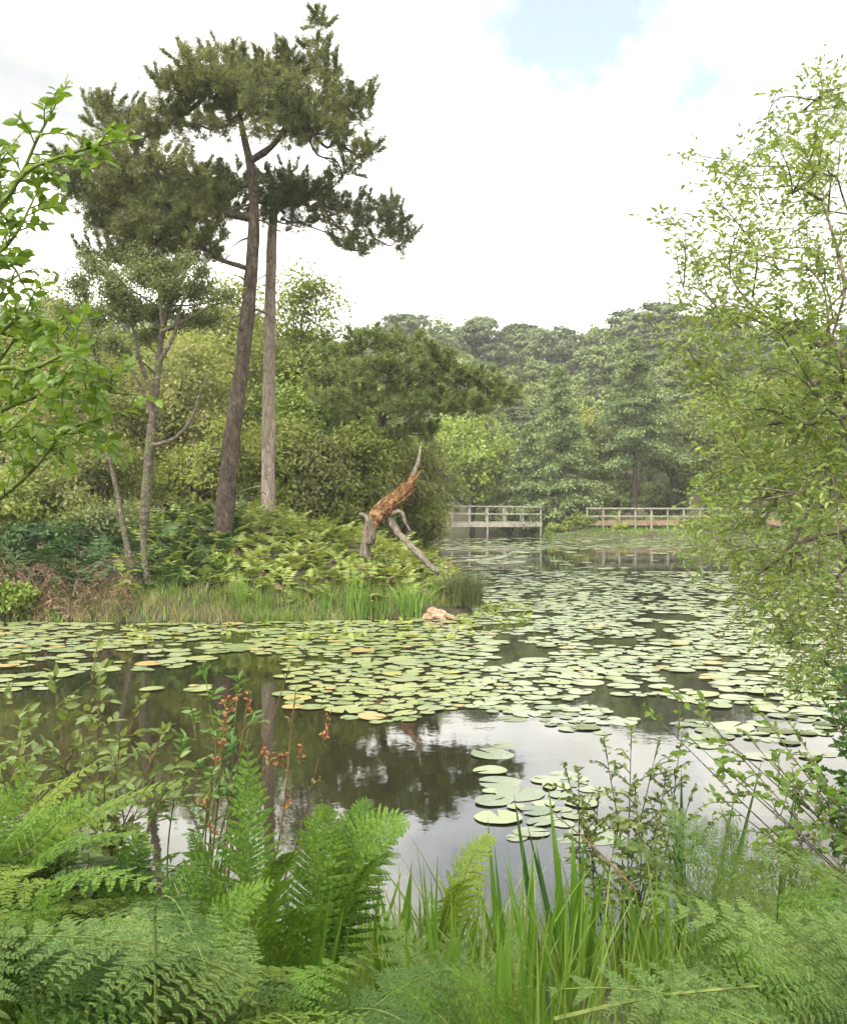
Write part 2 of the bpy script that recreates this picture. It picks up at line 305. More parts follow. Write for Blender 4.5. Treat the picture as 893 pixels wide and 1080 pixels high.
# ------------------------------------------------------------------ terrain and water
POND = np.array([(-7.5, 9), (-5, 5.2), (-2.6, 4.1), (-1, 3.9), (.3, 4.2), (1.4, 4.0), (2.6, 4.2), (3.6, 5.2), (4.2, 8), (6.5, 13), (12, 22), (19, 38), (25, 52), (28, 61),
  (18, 61.5), (12, 61), (8, 61.5), (7.2, 64), (7.6, 72), (.5, 73), (.1, 64), (.2, 58), (-.7, 50), (0, 40), (.1, 32), (.4, 27), (.85, 23), (1.1, 20.5), (.75, 18.9),
  (-.3, 18.0), (-1.5, 17.6), (-4, 17.3), (-7, 17.5), (-9.8, 17.2), (-11, 14)], float)
def sdist(x, y):
    x = np.asarray(x, float); y = np.asarray(y, float); d = np.full(x.shape, 1e9); ins = np.zeros(x.shape, bool); n = len(POND)
    for i in range(n):
        ax, ay = POND[i]; bx, by = POND[(i+1) % n]; ex, ey = bx-ax, by-ay
        t = np.clip(((x-ax)*ex+(y-ay)*ey)/(ex*ex+ey*ey), 0, 1); d = np.minimum(d, np.hypot(x-ax-t*ex, y-ay-t*ey))
        c = (ay > y) != (by > y)
        ins ^= c & (x < ex*(y-ay)/(ey if ey else 1e-9)+ax)
    return np.where(ins, -d, d)
def wob(x, y): return .5*np.sin(x*.7+1.3*np.sin(y*.5))+.5*np.sin(y*.9+1.1*np.sin(x*.6+2))
def hgt(x, y):
    x = np.asarray(x, float); y = np.asarray(y, float)
    s = sdist(x, y)+.20*wob(x*2.3, y*2.3)+.10*wob(x*5, y*5)+.05*wob(x*13, y*13)
    land = .12+.35*ss(s/1.3)+.06*wob(x*1.1, y*1.1)
    land = land+.95*np.exp(-((x+3.6)/3.4)**2-((y-22.4)/2.3)**2)*ss(s/2.2)+.35*np.exp(-((x+7.5)/4)**2-((y-21)/3)**2)*ss(s/2)
    land = land+.5*ss((y-24)/10)*ss(s/3)*ss((4-x)/3)+12*ss((y-72)/52)+9*ss((np.abs(x)-30)/60)+.5*wob(x*.07, y*.09)*ss((y-60)/40)
    h = np.where(s > 0, -.05+(land+.05)*ss(s/.35), -.05-.75*ss(-s/1.8))
    return h
def H(x, y): return float(hgt(np.array([x]), np.array([y]))[0])
def axis(pieces):
    o = []
    for a, b, st in pieces: o += list(np.arange(a, b, st))
    return np.array(o+[pieces[-1][1]])
xs = axis([(-260, -120, 20), (-120, -30, 6), (-30, -12, 1.2), (-12, 8, .16), (8, 30, .6), (30, 120, 6), (120, 260, 20)])
ys = axis([(-60, -20, 10), (-20, 0, 2), (0, 26, .16), (26, 76, .6), (76, 180, 4), (180, 320, 20)])
X, Y = np.meshgrid(xs, ys); Z = hgt(X, Y)
g = Geo(); nx, ny = len(xs), len(ys); i = np.arange(ny-1)[:, None]*nx; j = np.arange(nx-1)[None]
g.add(np.stack([X, Y, Z], -1), np.stack([i+j, i+j+1, i+j+nx+1, i+j+nx], -1).reshape(-1, 4))
tag(link('ground', g.mesh('ground', mats=[M_ground], smooth=True)), kind='structure')
g = Geo(); g.add([(-14, 2.5, 0), (32, 2.5, 0), (32, 76, 0), (-14, 76, 0)], [(0, 1, 2, 3)])
tag(link('water', g.mesh('water', mats=[M_water])), kind='structure')

# the thin summer haze over the pond
g = Geo(); box(g, (-262, -62, -3), (262, 322, 60)); hz = g.mesh('haze')
m = bpy.data.materials.new('haze_air'); m.use_nodes = True; tt = m.node_tree; tt.nodes.clear(); pv = N(tt, 'ShaderNodeVolumePrincipled'); pv.inputs['Color'].default_value = (.97, .98, .97, 1)
pv.inputs['Density'].default_value = .0006; pv.inputs['Anisotropy'].default_value = .2; oo = N(tt, 'ShaderNodeOutputMaterial'); tt.links.new(pv.outputs[0], oo.inputs['Volume']); hz.materials.append(m)
tag(link('haze', hz), kind='stuff')
# ------------------------------------------------------------------ tree kit
def crown_blob(g, c, r, nl, nc, nleaf, L, W, R, flat=.75, clump=.2, up=.4, mi=0, surf=.55):
    """lobes -> leaf clumps -> leaves; returns the lobe centres for the limbs"""
    c = np.asarray(c, float); r = np.asarray(r, float)
    d = rdir(nl, R); rad = R.uniform(.25, .78, (nl, 1)); lc = c+d*rad*r
    lr = R.uniform(.30, .48, (nl, 1))*r
    k = R.integers(0, nl, nc); cd = rdir(nc, R); cd[:, 2] = cd[:, 2]*.85+.25; cd = nrm(cd)
    cc = lc[k]+cd*lr[k]*R.uniform(surf, 1.05, (nc, 1))
    m = R.integers(0, nc, nleaf); sg = clump*r.mean()
    off = R.normal(0, 1, (nleaf, 3))*sg*np.array([1, 1, flat*.7])
    p = cc[m]+off; out = nrm(p-c)*.5+cd[m]*.6+np.array([0, 0, up]); n = nrm(nrm(out)+R.normal(0, .55, (nleaf, 3)))
    dd = nrm(np.cross(n, rdir(nleaf, R))+np.array([0, 0, -.15]))
    s = R.uniform(.7, 1.3, nleaf); leaves(g, p-dd*L*.5, dd, n, L*s, W*s, mi=mi)
    return lc
def limbs(g, trunk, targets, r0, R, n=6, t0=.45, sag=.1):
    trunk = np.asarray(trunk)
    for p in targets:
        u = np.clip((p[2]-trunk[0, 2])/(trunk[-1, 2]-trunk[0, 2]+1e-6)-.22, t0, .97); a = trunk[int(u*(len(trunk)-1))]
        mid = (a+p)/2+R.normal(0, .06, 3)*np.linalg.norm(p-a)+np.array([0, 0, sag*np.linalg.norm(p-a)])
        l = smoothline([a, mid, p], n); tube(g, l, np.linspace(r0, r0*.25, n), 5)
def broad_tree(name, label, x, y, top, rad, mleaf, mbark, R, group=None, cat='tree', leafn=9000, L=.12, W=.07, base=.25, nl=13, nc=170, trunk_r=None, lean=0, flat=.75, clump=.14, cx=0):
    h0 = H(x, y); ht = top-h0; tr = trunk_r or ht*.016
    t = thing(name, label, cat, (x, y, h0), group)
    cz0 = h0+ht*base; cc = np.array([x+lean+cx, y, (cz0+top)/2]); cr = np.array([rad, rad, (top-cz0)/2])
    g = Geo(); lc = crown_blob(g, cc, cr, nl, nc, leafn, L, W, R, flat, clump)
    # scale the crown so that its highest leaves reach exactly the wanted height
    part('crown', g, mleaf, t)
    g = Geo(); tk = smoothline([(x, y, h0-.2), (x+lean*.3+R.normal(0, .02)*ht, y, h0+ht*.35), (x+lean*.8+cx*.4, y, h0+ht*.85)], 12)
    tube(g, tk, np.linspace(tr*1.25, tr*.3, 12), 8, rough=.05); limbs(g, tk, lc, tr*.45, R)
    part('trunk', g, mbark, t, smooth=True)
    return t
def needle_tufts(g, base, dr, L, nn, nl, nw, R, mi=0):
    """pine shoots: needles fanning forward round a short shoot"""
    k = len(base); base = np.repeat(base, nn, 0); d = np.repeat(nrm(dr), nn, 0)
    u = R.uniform(0, 1, (k*nn, 1)); Ls = np.repeat(np.broadcast_to(L, (k,)), nn)[:, None]
    p = base+d*Ls*u; o = rdir(k*nn, R); nd = nrm(d*R.uniform(.35, 1.1, (k*nn, 1))+nrm(o-(o*d).sum(1, keepdims=True)*d))
    leaves(g, p, nd, rdir(k*nn, R), nl*R.uniform(.7, 1.2, k*nn), nw, mi=mi, wide=.35)

# ------------------------------------------------------------------ the big leaning pine and the pale one behind it
def attach(pts, root, pen=.45, up=.0):
    """join points into a branching tree: each hangs on the nearest point already joined, preferring ones close to the trunk"""
    pts = np.asarray(pts); d0 = np.array([np.min(np.linalg.norm(root-p, axis=1)) for p in pts]); order = np.argsort(d0); par = {}; done = []
    for i in order:
        p = pts[i]; low = root[np.clip(np.argmin(np.linalg.norm(root-(p-np.array([0, 0, up*d0[i]])), axis=1)), 0, len(root)-1)]
        best = (np.linalg.norm(low-p)*1.0, None, low)
        for j in done:
            c = np.linalg.norm(pts[j]-p)+pen*d0[j]
            if c < best[0] and d0[j] < d0[i]*.9: best = (c, j, pts[j])
        par[i] = best; done.append(i)
    cnt = np.ones(len(pts))
    for i in order[::-1]:
        if par[i][1] is not None: cnt[par[i][1]] += cnt[i]
    return [(par[i][2], par[i][1], cnt[i]) for i in range(len(pts))]
def pads_to_crown(gN, gB, pads, D, trunk, R, dens=1.0, needle=.085, nn=24, nw=.012, dd=1.6, kk=8, br=.022):
    cs = []
    for (px, py, rx, ry, *o) in pads:
        depth = o[0] if o else R.uniform(-dd, dd); cs.append(P(px, py+3, D+depth))
    att = attach(cs, trunk, up=.25)
    for (px, py, rx, ry, *o), c, (a, par, cnt) in zip(pads, cs, att):
        r = np.array([rx/F*D, (rx/F*D*.5+.3), ry/F*D]); ln = np.linalg.norm(c-a); mid = (a+c)/2+np.array([0, 0, -.07*ln])+R.normal(0, .07, 3)*ln; m2 = a*.25+c*.75+R.normal(0, .05, 3)*ln
        l = smoothline([a, mid, m2, c], 12); r0 = br*(cnt+.4)**.5; tube(gB, l, np.linspace(r0, max(.6*r0, .012), 12), 6, rough=.1, seed=int(px))
        n = max(7, int(dens*.066*rx*ry)); d = rdir(n, R); d[:, 2] = d[:, 2]*.8+.15; q = c+nrm(d)*r*R.uniform(.3, 1.08, (n, 1))
        for p in q[:max(5, n//5)]:
            s_ = l[R.integers(5, 12)]; m = (s_+p)/2-np.array([0, 0, .04])+R.normal(0, .03, 3); tube(gB, smoothline([s_, m, p], 5), np.linspace(.012, .005, 5), 4)
        ns = 7; ps = c+nrm(rdir(ns, R)*[1, .6, .35]+[0, 0, .45])*r*R.uniform(.75, 1.0, (ns, 1))
        for p in ps:
            dv = nrm((p-c)/r*.8+R.normal(0, .3, 3)+[0, 0, .55]); ln_ = R.uniform(.18, .40); tube(gB, np.array([c*.5+p*.5, p, p+dv*ln_]), np.array([.010, .008, .004]), 4)
            needle_tufts(gN, np.repeat(p[None], 5, 0)+dv*ln_*np.linspace(0, .75, 5)[:, None], np.repeat(dv[None], 5, 0)+R.normal(0, .12, (5, 3)), ln_*.35, nn*2, needle*.95, nw, R)
        b = np.repeat(q, kk, 0)+R.normal(0, .035, (n*kk, 3)); dr = nrm(np.repeat(nrm((q-c)/r), kk, 0)*.7+R.normal(0, .6, (n*kk, 3))+np.array([0, 0, .6]))
        needle_tufts(gN, b, dr, R.uniform(.10, .22, n*kk), nn, needle, nw, R)
R = np.random.default_rng(11)
D1 = 21.0; base = P(233, 580, D1); hb = H(base[0], base[1]); tk_px = [(229, 592, 13.5), (233, 575, 11.5), (240, 510, 10), (246, 450, 9.4), (256, 380, 8.6), (263, 310, 7.8), (268, 235, 6.6), (266, 185, 5.4), (257, 143, 3.6), (252, 112, 2.2)]
p1 = np.array([P(a, b, D1) for a, b, _ in tk_px]); p1[0, 2] = min(p1[0, 2], hb-.15)
tl = smoothline(p1, 60); rl = np.interp(np.linspace(0, 1, 60), np.linspace(0, 1, 10), [c*.88/F*D1 for *_, c in tk_px])
t = thing('pine_tree', 'tall leaning dark-barked pine, the highest tree on the grassy point', 'tree', (base[0], base[1], hb))
gB = Geo(); tube(gB, tl, rl*1.05, 14, rough=.07, seed=1)
for (a, b) in [((263, 325), (292, 338)), ((252, 400), (238, 392)), ((262, 300), (247, 290)), ((266, 250), (243, 262)), ((268, 230), (300, 248)), ((268, 215), (240, 225))]:
    s = P(*a, D1); e = P(*b, D1-.2); tube(gB, smoothline([s, (s+e)/2+np.array([0, 0, .05]), e], 6), np.linspace(.03, .008, 6), 5)
def stubs(g, tl, rl, n, R, lo, hi):
    for k in range(n):
        u = R.integers(int(lo*len(tl)), int(hi*len(tl))); a = R.uniform(0, 6.28); dv = np.array([math.cos(a), math.sin(a), R.uniform(-.5, .35)]); L = R.uniform(.12, .55)
        st = tl[u]; tube(g, smoothline([st, st+dv*(rl[u]+L*.5)+R.normal(0, .02, 3), st+dv*(rl[u]+L)+R.normal(0, .05, 3)-[0, 0, .04]], 6), np.linspace(.020, .005, 6)*R.uniform(.6, 1.2), 5)
stubs(gB, tl, rl, 22, R, .2, .85)
pads1 = [(336, 30, 8, 16, 0), (332, 58, 12, 14, 0), (318, 72, 20, 16), (292, 72, 22, 20), (262, 78, 24, 22), (235, 66, 24, 18), (205, 70, 18, 18), (186, 92, 20, 16), (218, 96, 30, 20),
  (255, 108, 34, 22), (295, 106, 34, 24), (325, 108, 28, 24), (352, 84, 9, 16), (358, 108, 18, 18), (376, 120, 18, 14), (384, 106, 8, 10), (345, 140, 26, 14), (300, 132, 34, 14), (372, 158, 14, 10), (238, 130, 22, 12), (200, 128, 26, 18), (172, 130, 26, 16),
  (108, 112, 16, 8), (128, 118, 22, 14), (150, 142, 26, 14), (118, 140, 24, 12), (90, 172, 26, 12), (66, 182, 18, 10), (125, 172, 34, 16), (165, 180, 36, 18), (205, 186, 32, 18), (238, 192, 26, 18),
  (105, 205, 30, 16), (140, 212, 34, 18), (178, 216, 34, 20), (212, 226, 28, 22), (240, 218, 18, 14), (120, 240, 28, 14), (155, 250, 32, 16), (192, 258, 28, 18), (220, 262, 18, 16), (105, 268, 16, 9), (135, 276, 20, 8), (175, 286, 20, 10), (362, 184, 10, 9), (386, 160, 10, 7)]
gN = Geo(); pads1 = [(a, b, c*1.15, d*1.2, *o) for a, b, c, d, *o in pads1]
pads1 += [(150, 195, 50, 22), (190, 205, 45, 24), (130, 228, 45, 20), (175, 240, 45, 24), (215, 210, 36, 22), (95, 190, 34, 16), (150, 268, 36, 14), (285, 90, 44, 22), (320, 125, 36, 16), (230, 85, 36, 18)]
pads_to_crown(gN, gB, pads1, D1, tl[20:], R, dens=.95)
part('crown', gN, M_needle, t); part('trunk', gB, M_pbark, t, smooth=True)
D2 = 23.0; base = P(285, 576, D2); hb = H(base[0], base[1])
tk_px = [(285, 590, 9.0), (284, 570, 7.8), (283, 500, 7.0), (284, 400, 6.6), (285, 320, 6.0), (287, 250, 5.2), (291, 215, 4.0), (298, 190, 2.4)]
p2 = np.array([P(a, b, D2) for a, b, _ in tk_px]); p2[0, 2] = min(p2[0, 2], hb-.15); tl = smoothline(p2, 50); rl = np.interp(np.linspace(0, 1, 50), np.linspace(0, 1, 8), [c/F*D2 for *_, c in tk_px])
t = thing('pine_tree', 'straight slender pine with pale pinkish bare trunk just right of the leaning dark one', 'tree', (base[0], base[1], hb))
gB = Geo(); tube(gB, tl, rl, 12, rough=.04, seed=2)
stubs(gB, tl, rl, 12, R, .25, .9)
pads2 = [(288, 214, 26, 15, -.6), (300, 196, 30, 16, -.5), (272, 226, 18, 9, -.5), (318, 208, 26, 14, -.3), (300, 188, 24, 14), (328, 200, 28, 14), (298, 212, 30, 14), (338, 216, 32, 14), (366, 218, 26, 13), (392, 226, 24, 13), (414, 236, 16, 12), (424, 252, 10, 8), (398, 250, 18, 8), (365, 236, 24, 8), (318, 232, 22, 9), (408, 216, 12, 8), (383, 262, 14, 5), (360, 256, 8, 6), (270, 200, 18, 10)]
gN = Geo(); pads_to_crown(gN, gB, pads2, D2, tl[38:], R, dens=.9, dd=.9, br=.016)
part('crown', gN, M_needle2, t); part('trunk', gB, M_pale, t, smooth=True)

# ------------------------------------------------------------------ twin-stemmed birch on the shore
R = np.random.default_rng(21); D = 18.4
def fine_crown(gL, gB, pads, D, src, R, leafn=60, L=.05, W=.035, sag=.0, dd=.8, dens=1, branches=True, br=.02):
    for (px, py, rx, ry) in pads:
        dep = R.uniform(-dd, dd); c = P(px, py, D+dep); r = np.array([rx, rx*.7, ry])/F*D
        if branches:
            k = np.argmin(np.linalg.norm(src-(c-np.array([0, 0, .5])), axis=1)); a = src[k]; m = (a+c)/2+R.normal(0, .08, 3)
            l = smoothline([a, m, c], 8); tube(gB, l, np.linspace(br, .006, 8), 5)
        nt = max(4, int(dens*rx*ry*.03))
        for _ in range(nt):
            e = c+rdir(1, R)[0]*r*R.uniform(.3, 1)
            if branches: s = l[R.integers(4, 8)]
            else: s = c
            tw = smoothline([s, (s+e)/2+R.normal(0, .04, 3), e], 5)
            if branches: tube(gB, tw, np.linspace(.006, .002, 5), 3)
            p = tw[R.integers(1, 5, leafn)]+R.normal(0, .07, (leafn, 3)); n = rdir(leafn, R)*.8+np.array([0, -.2, .8])
            leaves(gL, p, rdir(leafn, R)+np.array([0, 0, -.3]), n, L*R.uniform(.6, 1.3, leafn), W)
t0 = P(165, 650, D); t = thing('birch_tree', 'twin-stemmed thin birch with mottled trunks rising from the shore left of the tall pines', 'tree', (t0[0], t0[1], H(t0[0], t0[1])))
gB = Geo(); gL = Geo()
A = smoothline([P(166, 660, D), P(160, 632, D), P(153, 595, D), P(152, 555, D), P(156, 500, D), P(160, 455, D), P(166, 400, D), P(172, 345, D), P(186, 305, D), P(200, 280, D)], 50)
tube(gB, A, np.interp(np.linspace(0, 1, 50), [0, .1, .3, .36, .42, .8, 1], [.10, .07, .06, .105, .10, .06, .02])*.9, 9, rough=.08)
B = smoothline([P(160, 662, D-.1), P(146, 620, D), P(134, 575, D), P(124, 520, D), P(114, 475, D+.1), P(108, 420, D+.2)], 30)
tube(gB, B, np.linspace(.085, .02, 30), 8, rough=.07)
for a in [[(160, 470), (185, 462), (203, 440), (212, 412), (219, 396)], [(163, 420), (148, 380), (140, 345), (128, 320)], [(170, 350), (200, 335), (225, 322), (240, 318)], [(167, 385), (185, 350), (192, 320), (215, 296)], [(172, 345), (168, 310), (160, 290)], [(162, 440), (150, 410), (135, 385)]]:
    l = smoothline([P(*q, D-.2) for q in a], 14); tube(gB, l, np.linspace(.045, .012, 14), 6)
src = np.vstack([A[25:], B[20:]])
fine_crown(gL, gB, [(85, 300, 24, 18), (70, 330, 22, 16), (100, 280, 24, 16), (225, 335, 22, 12), (150, 350, 24, 12), (130, 315, 30, 20), (175, 285, 26, 18), (120, 300, 28, 22), (150, 290, 28, 18), (180, 300, 28, 20), (210, 305, 26, 18), (235, 312, 18, 12), (105, 330, 24, 16), (135, 330, 26, 16), (165, 325, 24, 14), (200, 328, 22, 10), (120, 360, 20, 14), (95, 355, 16, 12), (145, 270, 20, 12), (190, 275, 22, 12), (112, 400, 16, 14), (215, 285, 16, 10)], D, src, R, leafn=110, dens=1.35)
part('crown', gL, M_birch, t); part('trunk', gB, M_bbark, t, smooth=True)

# ------------------------------------------------------------------ trees on the land behind the point
R = np.random.default_rng(31)
mids = [  # px, top y, D, half width m, leaf, kind label, base fraction
 (10, 300, 30, 2.6, M_yg, 'yellow-green birch at the far left behind the overhanging leafy branch', .1),
 (62, 316, 27, 2.3, M_olive, 'olive bushy sallow between the far left birch and the twin-stemmed birch', .05),
 (118, 322, 33, 2.8, M_yg, 'pale yellow-green birch seen left of the twin-stemmed trunks', .1),
 (175, 330, 29, 2.2, M_olive, 'olive-green sallow directly behind the twin-stemmed birch', .05),
 (212, 345, 36, 2.6, M_yg, 'yellow-green birch between the twin-stemmed birch and the dark leaning pine', .08),
 (240, 300, 40, 2.8, M_yg, 'light loose birch whose top shows between the dark and the pale pine trunks', .1),
 (318, 292, 34, 2.3, M_yg, 'pale airy birch rising just right of the pale bare pine trunk', .12),
 (330, 400, 30, 2.0, M_bright, 'low yellow-green bush-like tree right of the pale trunk above the bracken', .02),
 (360, 372, 38, 2.6, M_oak, 'mid-green oak left of the spreading pine behind the broken trunk', .05),
 (300, 415, 27, 1.5, M_yg, 'small yellow-green sapling immediately right of the pale trunk', .02),
 (205, 440, 26, 1.7, M_yg, 'low pale green sapling behind the dead curved branch of the birch', .02),
 (80, 445, 24, 1.8, M_olive, 'low olive bush behind the dark bracken on the left', .02),
 (430, 452, 31, 1.5, M_oak, 'shaded green bush behind the tip of the broken orange trunk', .02),
 (440, 500, 33, 1.1, M_olive, 'low greyish bush at the left end of the footbridge', .0),
 (20, 470, 23, 1.6, M_yg, 'low yellowish bush at the left edge above the dead bracken', .02),
 (340, 430, 26.5, 1.5, M_olive, 'olive bush below the left side of the spreading pine', .02),
 (378, 448, 26.8, 1.4, M_yg, 'yellow-green bush under the middle of the spreading pine', .02),
 (415, 462, 30, 1.7, M_olive, 'olive bush under the right side of the spreading pine', .02),
 (395, 470, 34, 1.7, M_olive, 'olive thicket tree directly behind the broken orange trunk', .02)]
for k, (px, py, D, rad, mt, lab, bs) in enumerate(mids):
    x = ux(px, D); top = zz(py, D)
    broad_tree('birch_tree' if mt is M_yg else ('oak_tree' if mt is M_oak else 'sallow_tree'), lab, x, D, top, rad, mt, M_gbark if mt is M_yg else M_dbark, R, 'trees behind the grassy point',
               leafn=int(9000+2600*rad), L=.13*D/30, W=.075*D/30, base=bs, nl=15, nc=150, clump=.13, trunk_r=.09)
# the spreading pine behind the broken trunk
D = 28.0; x = ux(398, D); h0 = H(x, D)
t = thing('pine_tree', 'broad bushy pine with spreading rounded crown behind the broken orange trunk', 'tree', (x, D, h0))
gB = Geo(); gN = Geo(); tl = smoothline([(x, D, h0-.2), P(392, 540, D), P(398, 470, D), P(408, 420, D), P(412, 375, D)], 30); tube(gB, tl, np.linspace(.2, .05, 30), 10, rough=.06)
l = smoothline([P(396, 470, D), P(378, 440, D-.3), P(362, 420, D-.6)], 8); tube(gB, l, np.linspace(.08, .02, 8), 6)
pads = [(395, 358, 28, 12), (360, 372, 24, 12), (425, 362, 26, 12), (455, 376, 26, 12), (378, 392, 28, 13), (410, 388, 28, 14), (440, 398, 28, 14), (478, 396, 26, 13), (508, 402, 24, 13), (345, 402, 20, 10), (360, 424, 26, 12), (398, 420, 24, 12), (430, 428, 28, 12), (466, 424, 28, 13), (500, 425, 22, 12), (528, 416, 18, 10), (446, 454, 16, 8), (340, 446, 16, 9), (375, 456, 24, 10), (412, 460, 22, 10), (350, 480, 20, 9)]
pads_to_crown(gN, gB, pads, D, tl[8:], R, dens=1.5, needle=.13, nn=14, nw=.028, dd=1.4, kk=8, br=.02)
part('crown', gN, M_needle3, t); part('trunk', gB, M_pbark, t, smooth=True)

# ------------------------------------------------------------------ trees beyond the bridge
def cone_tree(name, label, px, py, D, rad, mt, R, bs=.05, n=46000, group=None):
    x = ux(px, D); h0 = H(x, D); top = zz(py, D); ht = top-h0
    t = thing(name, label, 'tree', (x, D, h0), group); gL = Geo(); gB = Geo(); tl = smoothline([(x, D, h0-.2), (x+.1, D, h0+ht*.5), (x, D, top-.1)], 10)
    tube(gB, tl, np.linspace(ht*.018, .02, 10), 7)
    nb = 150
    for i in range(nb):
        u = R.uniform(0, 1)**.85; z = h0+ht*(bs+(.98-bs)*u); a = R.uniform(0, 2*pi); ln = rad*(1-u)**.95*R.uniform(.7, 1.1)+.10
        s = np.array([x, D, z]); e = s+np.array([math.cos(a), math.sin(a), .12-.18*(1-u)])*ln; m = (s+e)/2+np.array([0, 0, .1*ln])
        l = smoothline([s, m, e], 7); tube(gB, l, np.linspace(.04, .008, 7), 4)
        k = int(n/nb*(.35+ln/rad)); q = l[R.integers(1, 7, k)]+R.normal(0, 1, (k, 3))*np.array([.22, .22, .09])*(.5+ln/rad)
        leaves(gL, q, nrm(e-s)*.7+R.normal(0, .5, (k, 3))-np.array([0, 0, .25]), R.normal(0, .5, (k, 3))+np.array([0, 0, 1]), .21, .085)
    part('crown', gL, mt, t); part('trunk', gB, M_pbark, t, smooth=True); return t
cone_tree('conifer_tree', 'pointed grey-green conifer just right of the footbridge with a narrow spire', 590, 384, 66, 3.3, M_conif, R)
cone_tree('conifer_tree', 'taller conical pine above the left end of the far boardwalk', 668, 352, 68, 3.9, M_conif, R, bs=.3)
cone_tree('conifer_tree', 'small blue-green conifer tucked left of the pointed spire conifer', 556, 446, 67, 2.2, M_conif, R)
tz = [(629, 408, 70, 2.1, M_yg, 'silver_birch', 'slim light green birch between the two pointed conifers, pale trunk showing'),
 (497, 418, 68, 3.4, M_bright, 'birch_tree', 'bright yellow-green birch above the left half of the footbridge'),
 (535, 440, 71, 2.7, M_oak, 'oak_tree', 'rounded green tree above the right half of the footbridge'),
 (712, 415, 71, 2.6, M_yg, 'birch_tree', 'yellow-green birch standing right behind the railing of the far boardwalk'),
 (745, 410, 70, 3.4, M_oak, 'oak_tree', 'green tree behind the boardwalk, half hidden by the willow twigs'),
 (800, 405, 69, 3.6, M_yg, 'birch_tree', 'yellow-green tree on the far bank seen through the willow'),
 (860, 400, 70, 3.8, M_oak, 'oak_tree', 'round green tree on the far bank at the right edge behind the willow'),
 (915, 400, 68, 3.8, M_olive, 'oak_tree', 'olive tree on the far bank beyond the right edge of the willow'),
 (520, 496, 76, 2.6, M_olive, 'sallow_tree', 'low olive bush behind the middle of the footbridge'),
 (602, 505, 67, 2.0, M_olive, 'sallow_tree', 'low olive bush at the foot of the pointed conifer'),
 (650, 500, 69, 2.0, M_oak, 'sallow_tree', 'low dark green bush behind the left end of the boardwalk'),
 (700, 505, 74, 2.4, M_oak, 'sallow_tree', 'low green bush behind the middle of the boardwalk'),
 (570, 515, 72, 1.8, M_oak, 'sallow_tree', 'low bush behind the right end of the footbridge'),
 (450, 470, 66, 1.9, M_olive, 'sallow_tree', 'hazy olive bush overhanging the left end of the footbridge'),
 (425, 440, 62, 3.0, M_oak, 'oak_tree', 'green tree on the left bank behind the spreading pine')]
for px, py, D, rad, mt, nm, lab in tz:
    broad_tree(nm, lab, ux(px, D), D, zz(py, D), rad, mt, M_bleach if nm == 'silver_birch' else M_dbark, R, 'trees beyond the footbridge', leafn=9000, L=.24, W=.15, base=.08, nl=16, nc=130, clump=.13, trunk_r=.16)

# hill woods: a few prototypes copied, each crown and trunk its own object
protos = []
def proto(kind, R):
    gL = Geo(); gB = Geo()
    tk = smoothline([(0, 0, -1.5), (R.normal(0, .15), 0, 4), (0, 0, 8.2)], 10); tube(gB, tk, np.linspace(.26, .08, 10), 7)
    if kind == 'broad': lc = crown_blob(gL, (0, 0, 5.0), (3.9, 3.9, 4.7), 20, 230, 15000, .36, .26, R, .8, .085)
    else: 
        lc = crown_blob(gL, (0, 0, 7.2), (4.0, 4.0, 2.6), 16, 170, 13000, .38, .18, R, .45, .085, up=.8)
        lc2 = crown_blob(gL, (.3, 0, 3.8), (3.2, 3.2, 2.6), 9, 90, 6500, .38, .2, R, .6, .11, up=.8); lc = np.vstack([lc, lc2])
    limbs(gB, tk, lc, .09, R)
    return gL.mesh('crown', mats=[M_hillb if kind == 'broad' else M_hillp]), gB.mesh('trunk', mats=[M_pbark], smooth=True), kind
for i in range(7): protos.append(proto('broad' if i in (0, 2, 5) else 'pine', np.random.default_rng(100+i)))
sky_prof = ([-150, 0, 200, 300, 365, 400, 440, 480, 510, 530, 560, 600, 640, 680, 715, 740, 780, 830, 893, 1050], [300, 305, 318, 326, 336, 330, 321, 322, 332, 342, 333, 337, 319, 318, 310, 320, 326, 332, 338, 330])
def landmark(px):
    for a, s in ((60, 'far left'), (225, 'behind the twin-stemmed birch'), (330, 'behind the tall pine trunks'), (450, 'above the broken orange trunk'), (575, 'above the footbridge'), (720, 'above the far boardwalk'), (820, 'behind the outer willow twigs'), (9999, 'behind the dense willow')):
        if px < a: return s
rows = [(134, 40, 0, 'on the hill skyline'), (119, 40, 24, 'below the skyline'), (104, 44, 50, 'halfway up the hill'), (88, 50, 84, 'low on the hill')]
hill = []
R = np.random.default_rng(55)
for D, st, drop, rl in rows:
    for px in np.arange(-90+st*R.uniform(0, 1), 990, st):
        px = px+R.uniform(-8, 8); py = np.interp(px, *sky_prof)+drop+R.uniform(-4, 8)+(R.uniform(0, 8) if drop else 0)
        Dd = D+R.uniform(-4, 4); pr = protos[R.integers(0, 7)]; hill.append((px, py, Dd, pr, rl))
from collections import defaultdict
cnt = defaultdict(list)
for i, h in enumerate(hill): cnt[(h[4], landmark(h[0]), h[3][2])].append(i)
ORD = ['leftmost', 'second from left', 'third from left', 'fourth from left', 'fifth from left', 'sixth from left', 'seventh from left', 'eighth from left']
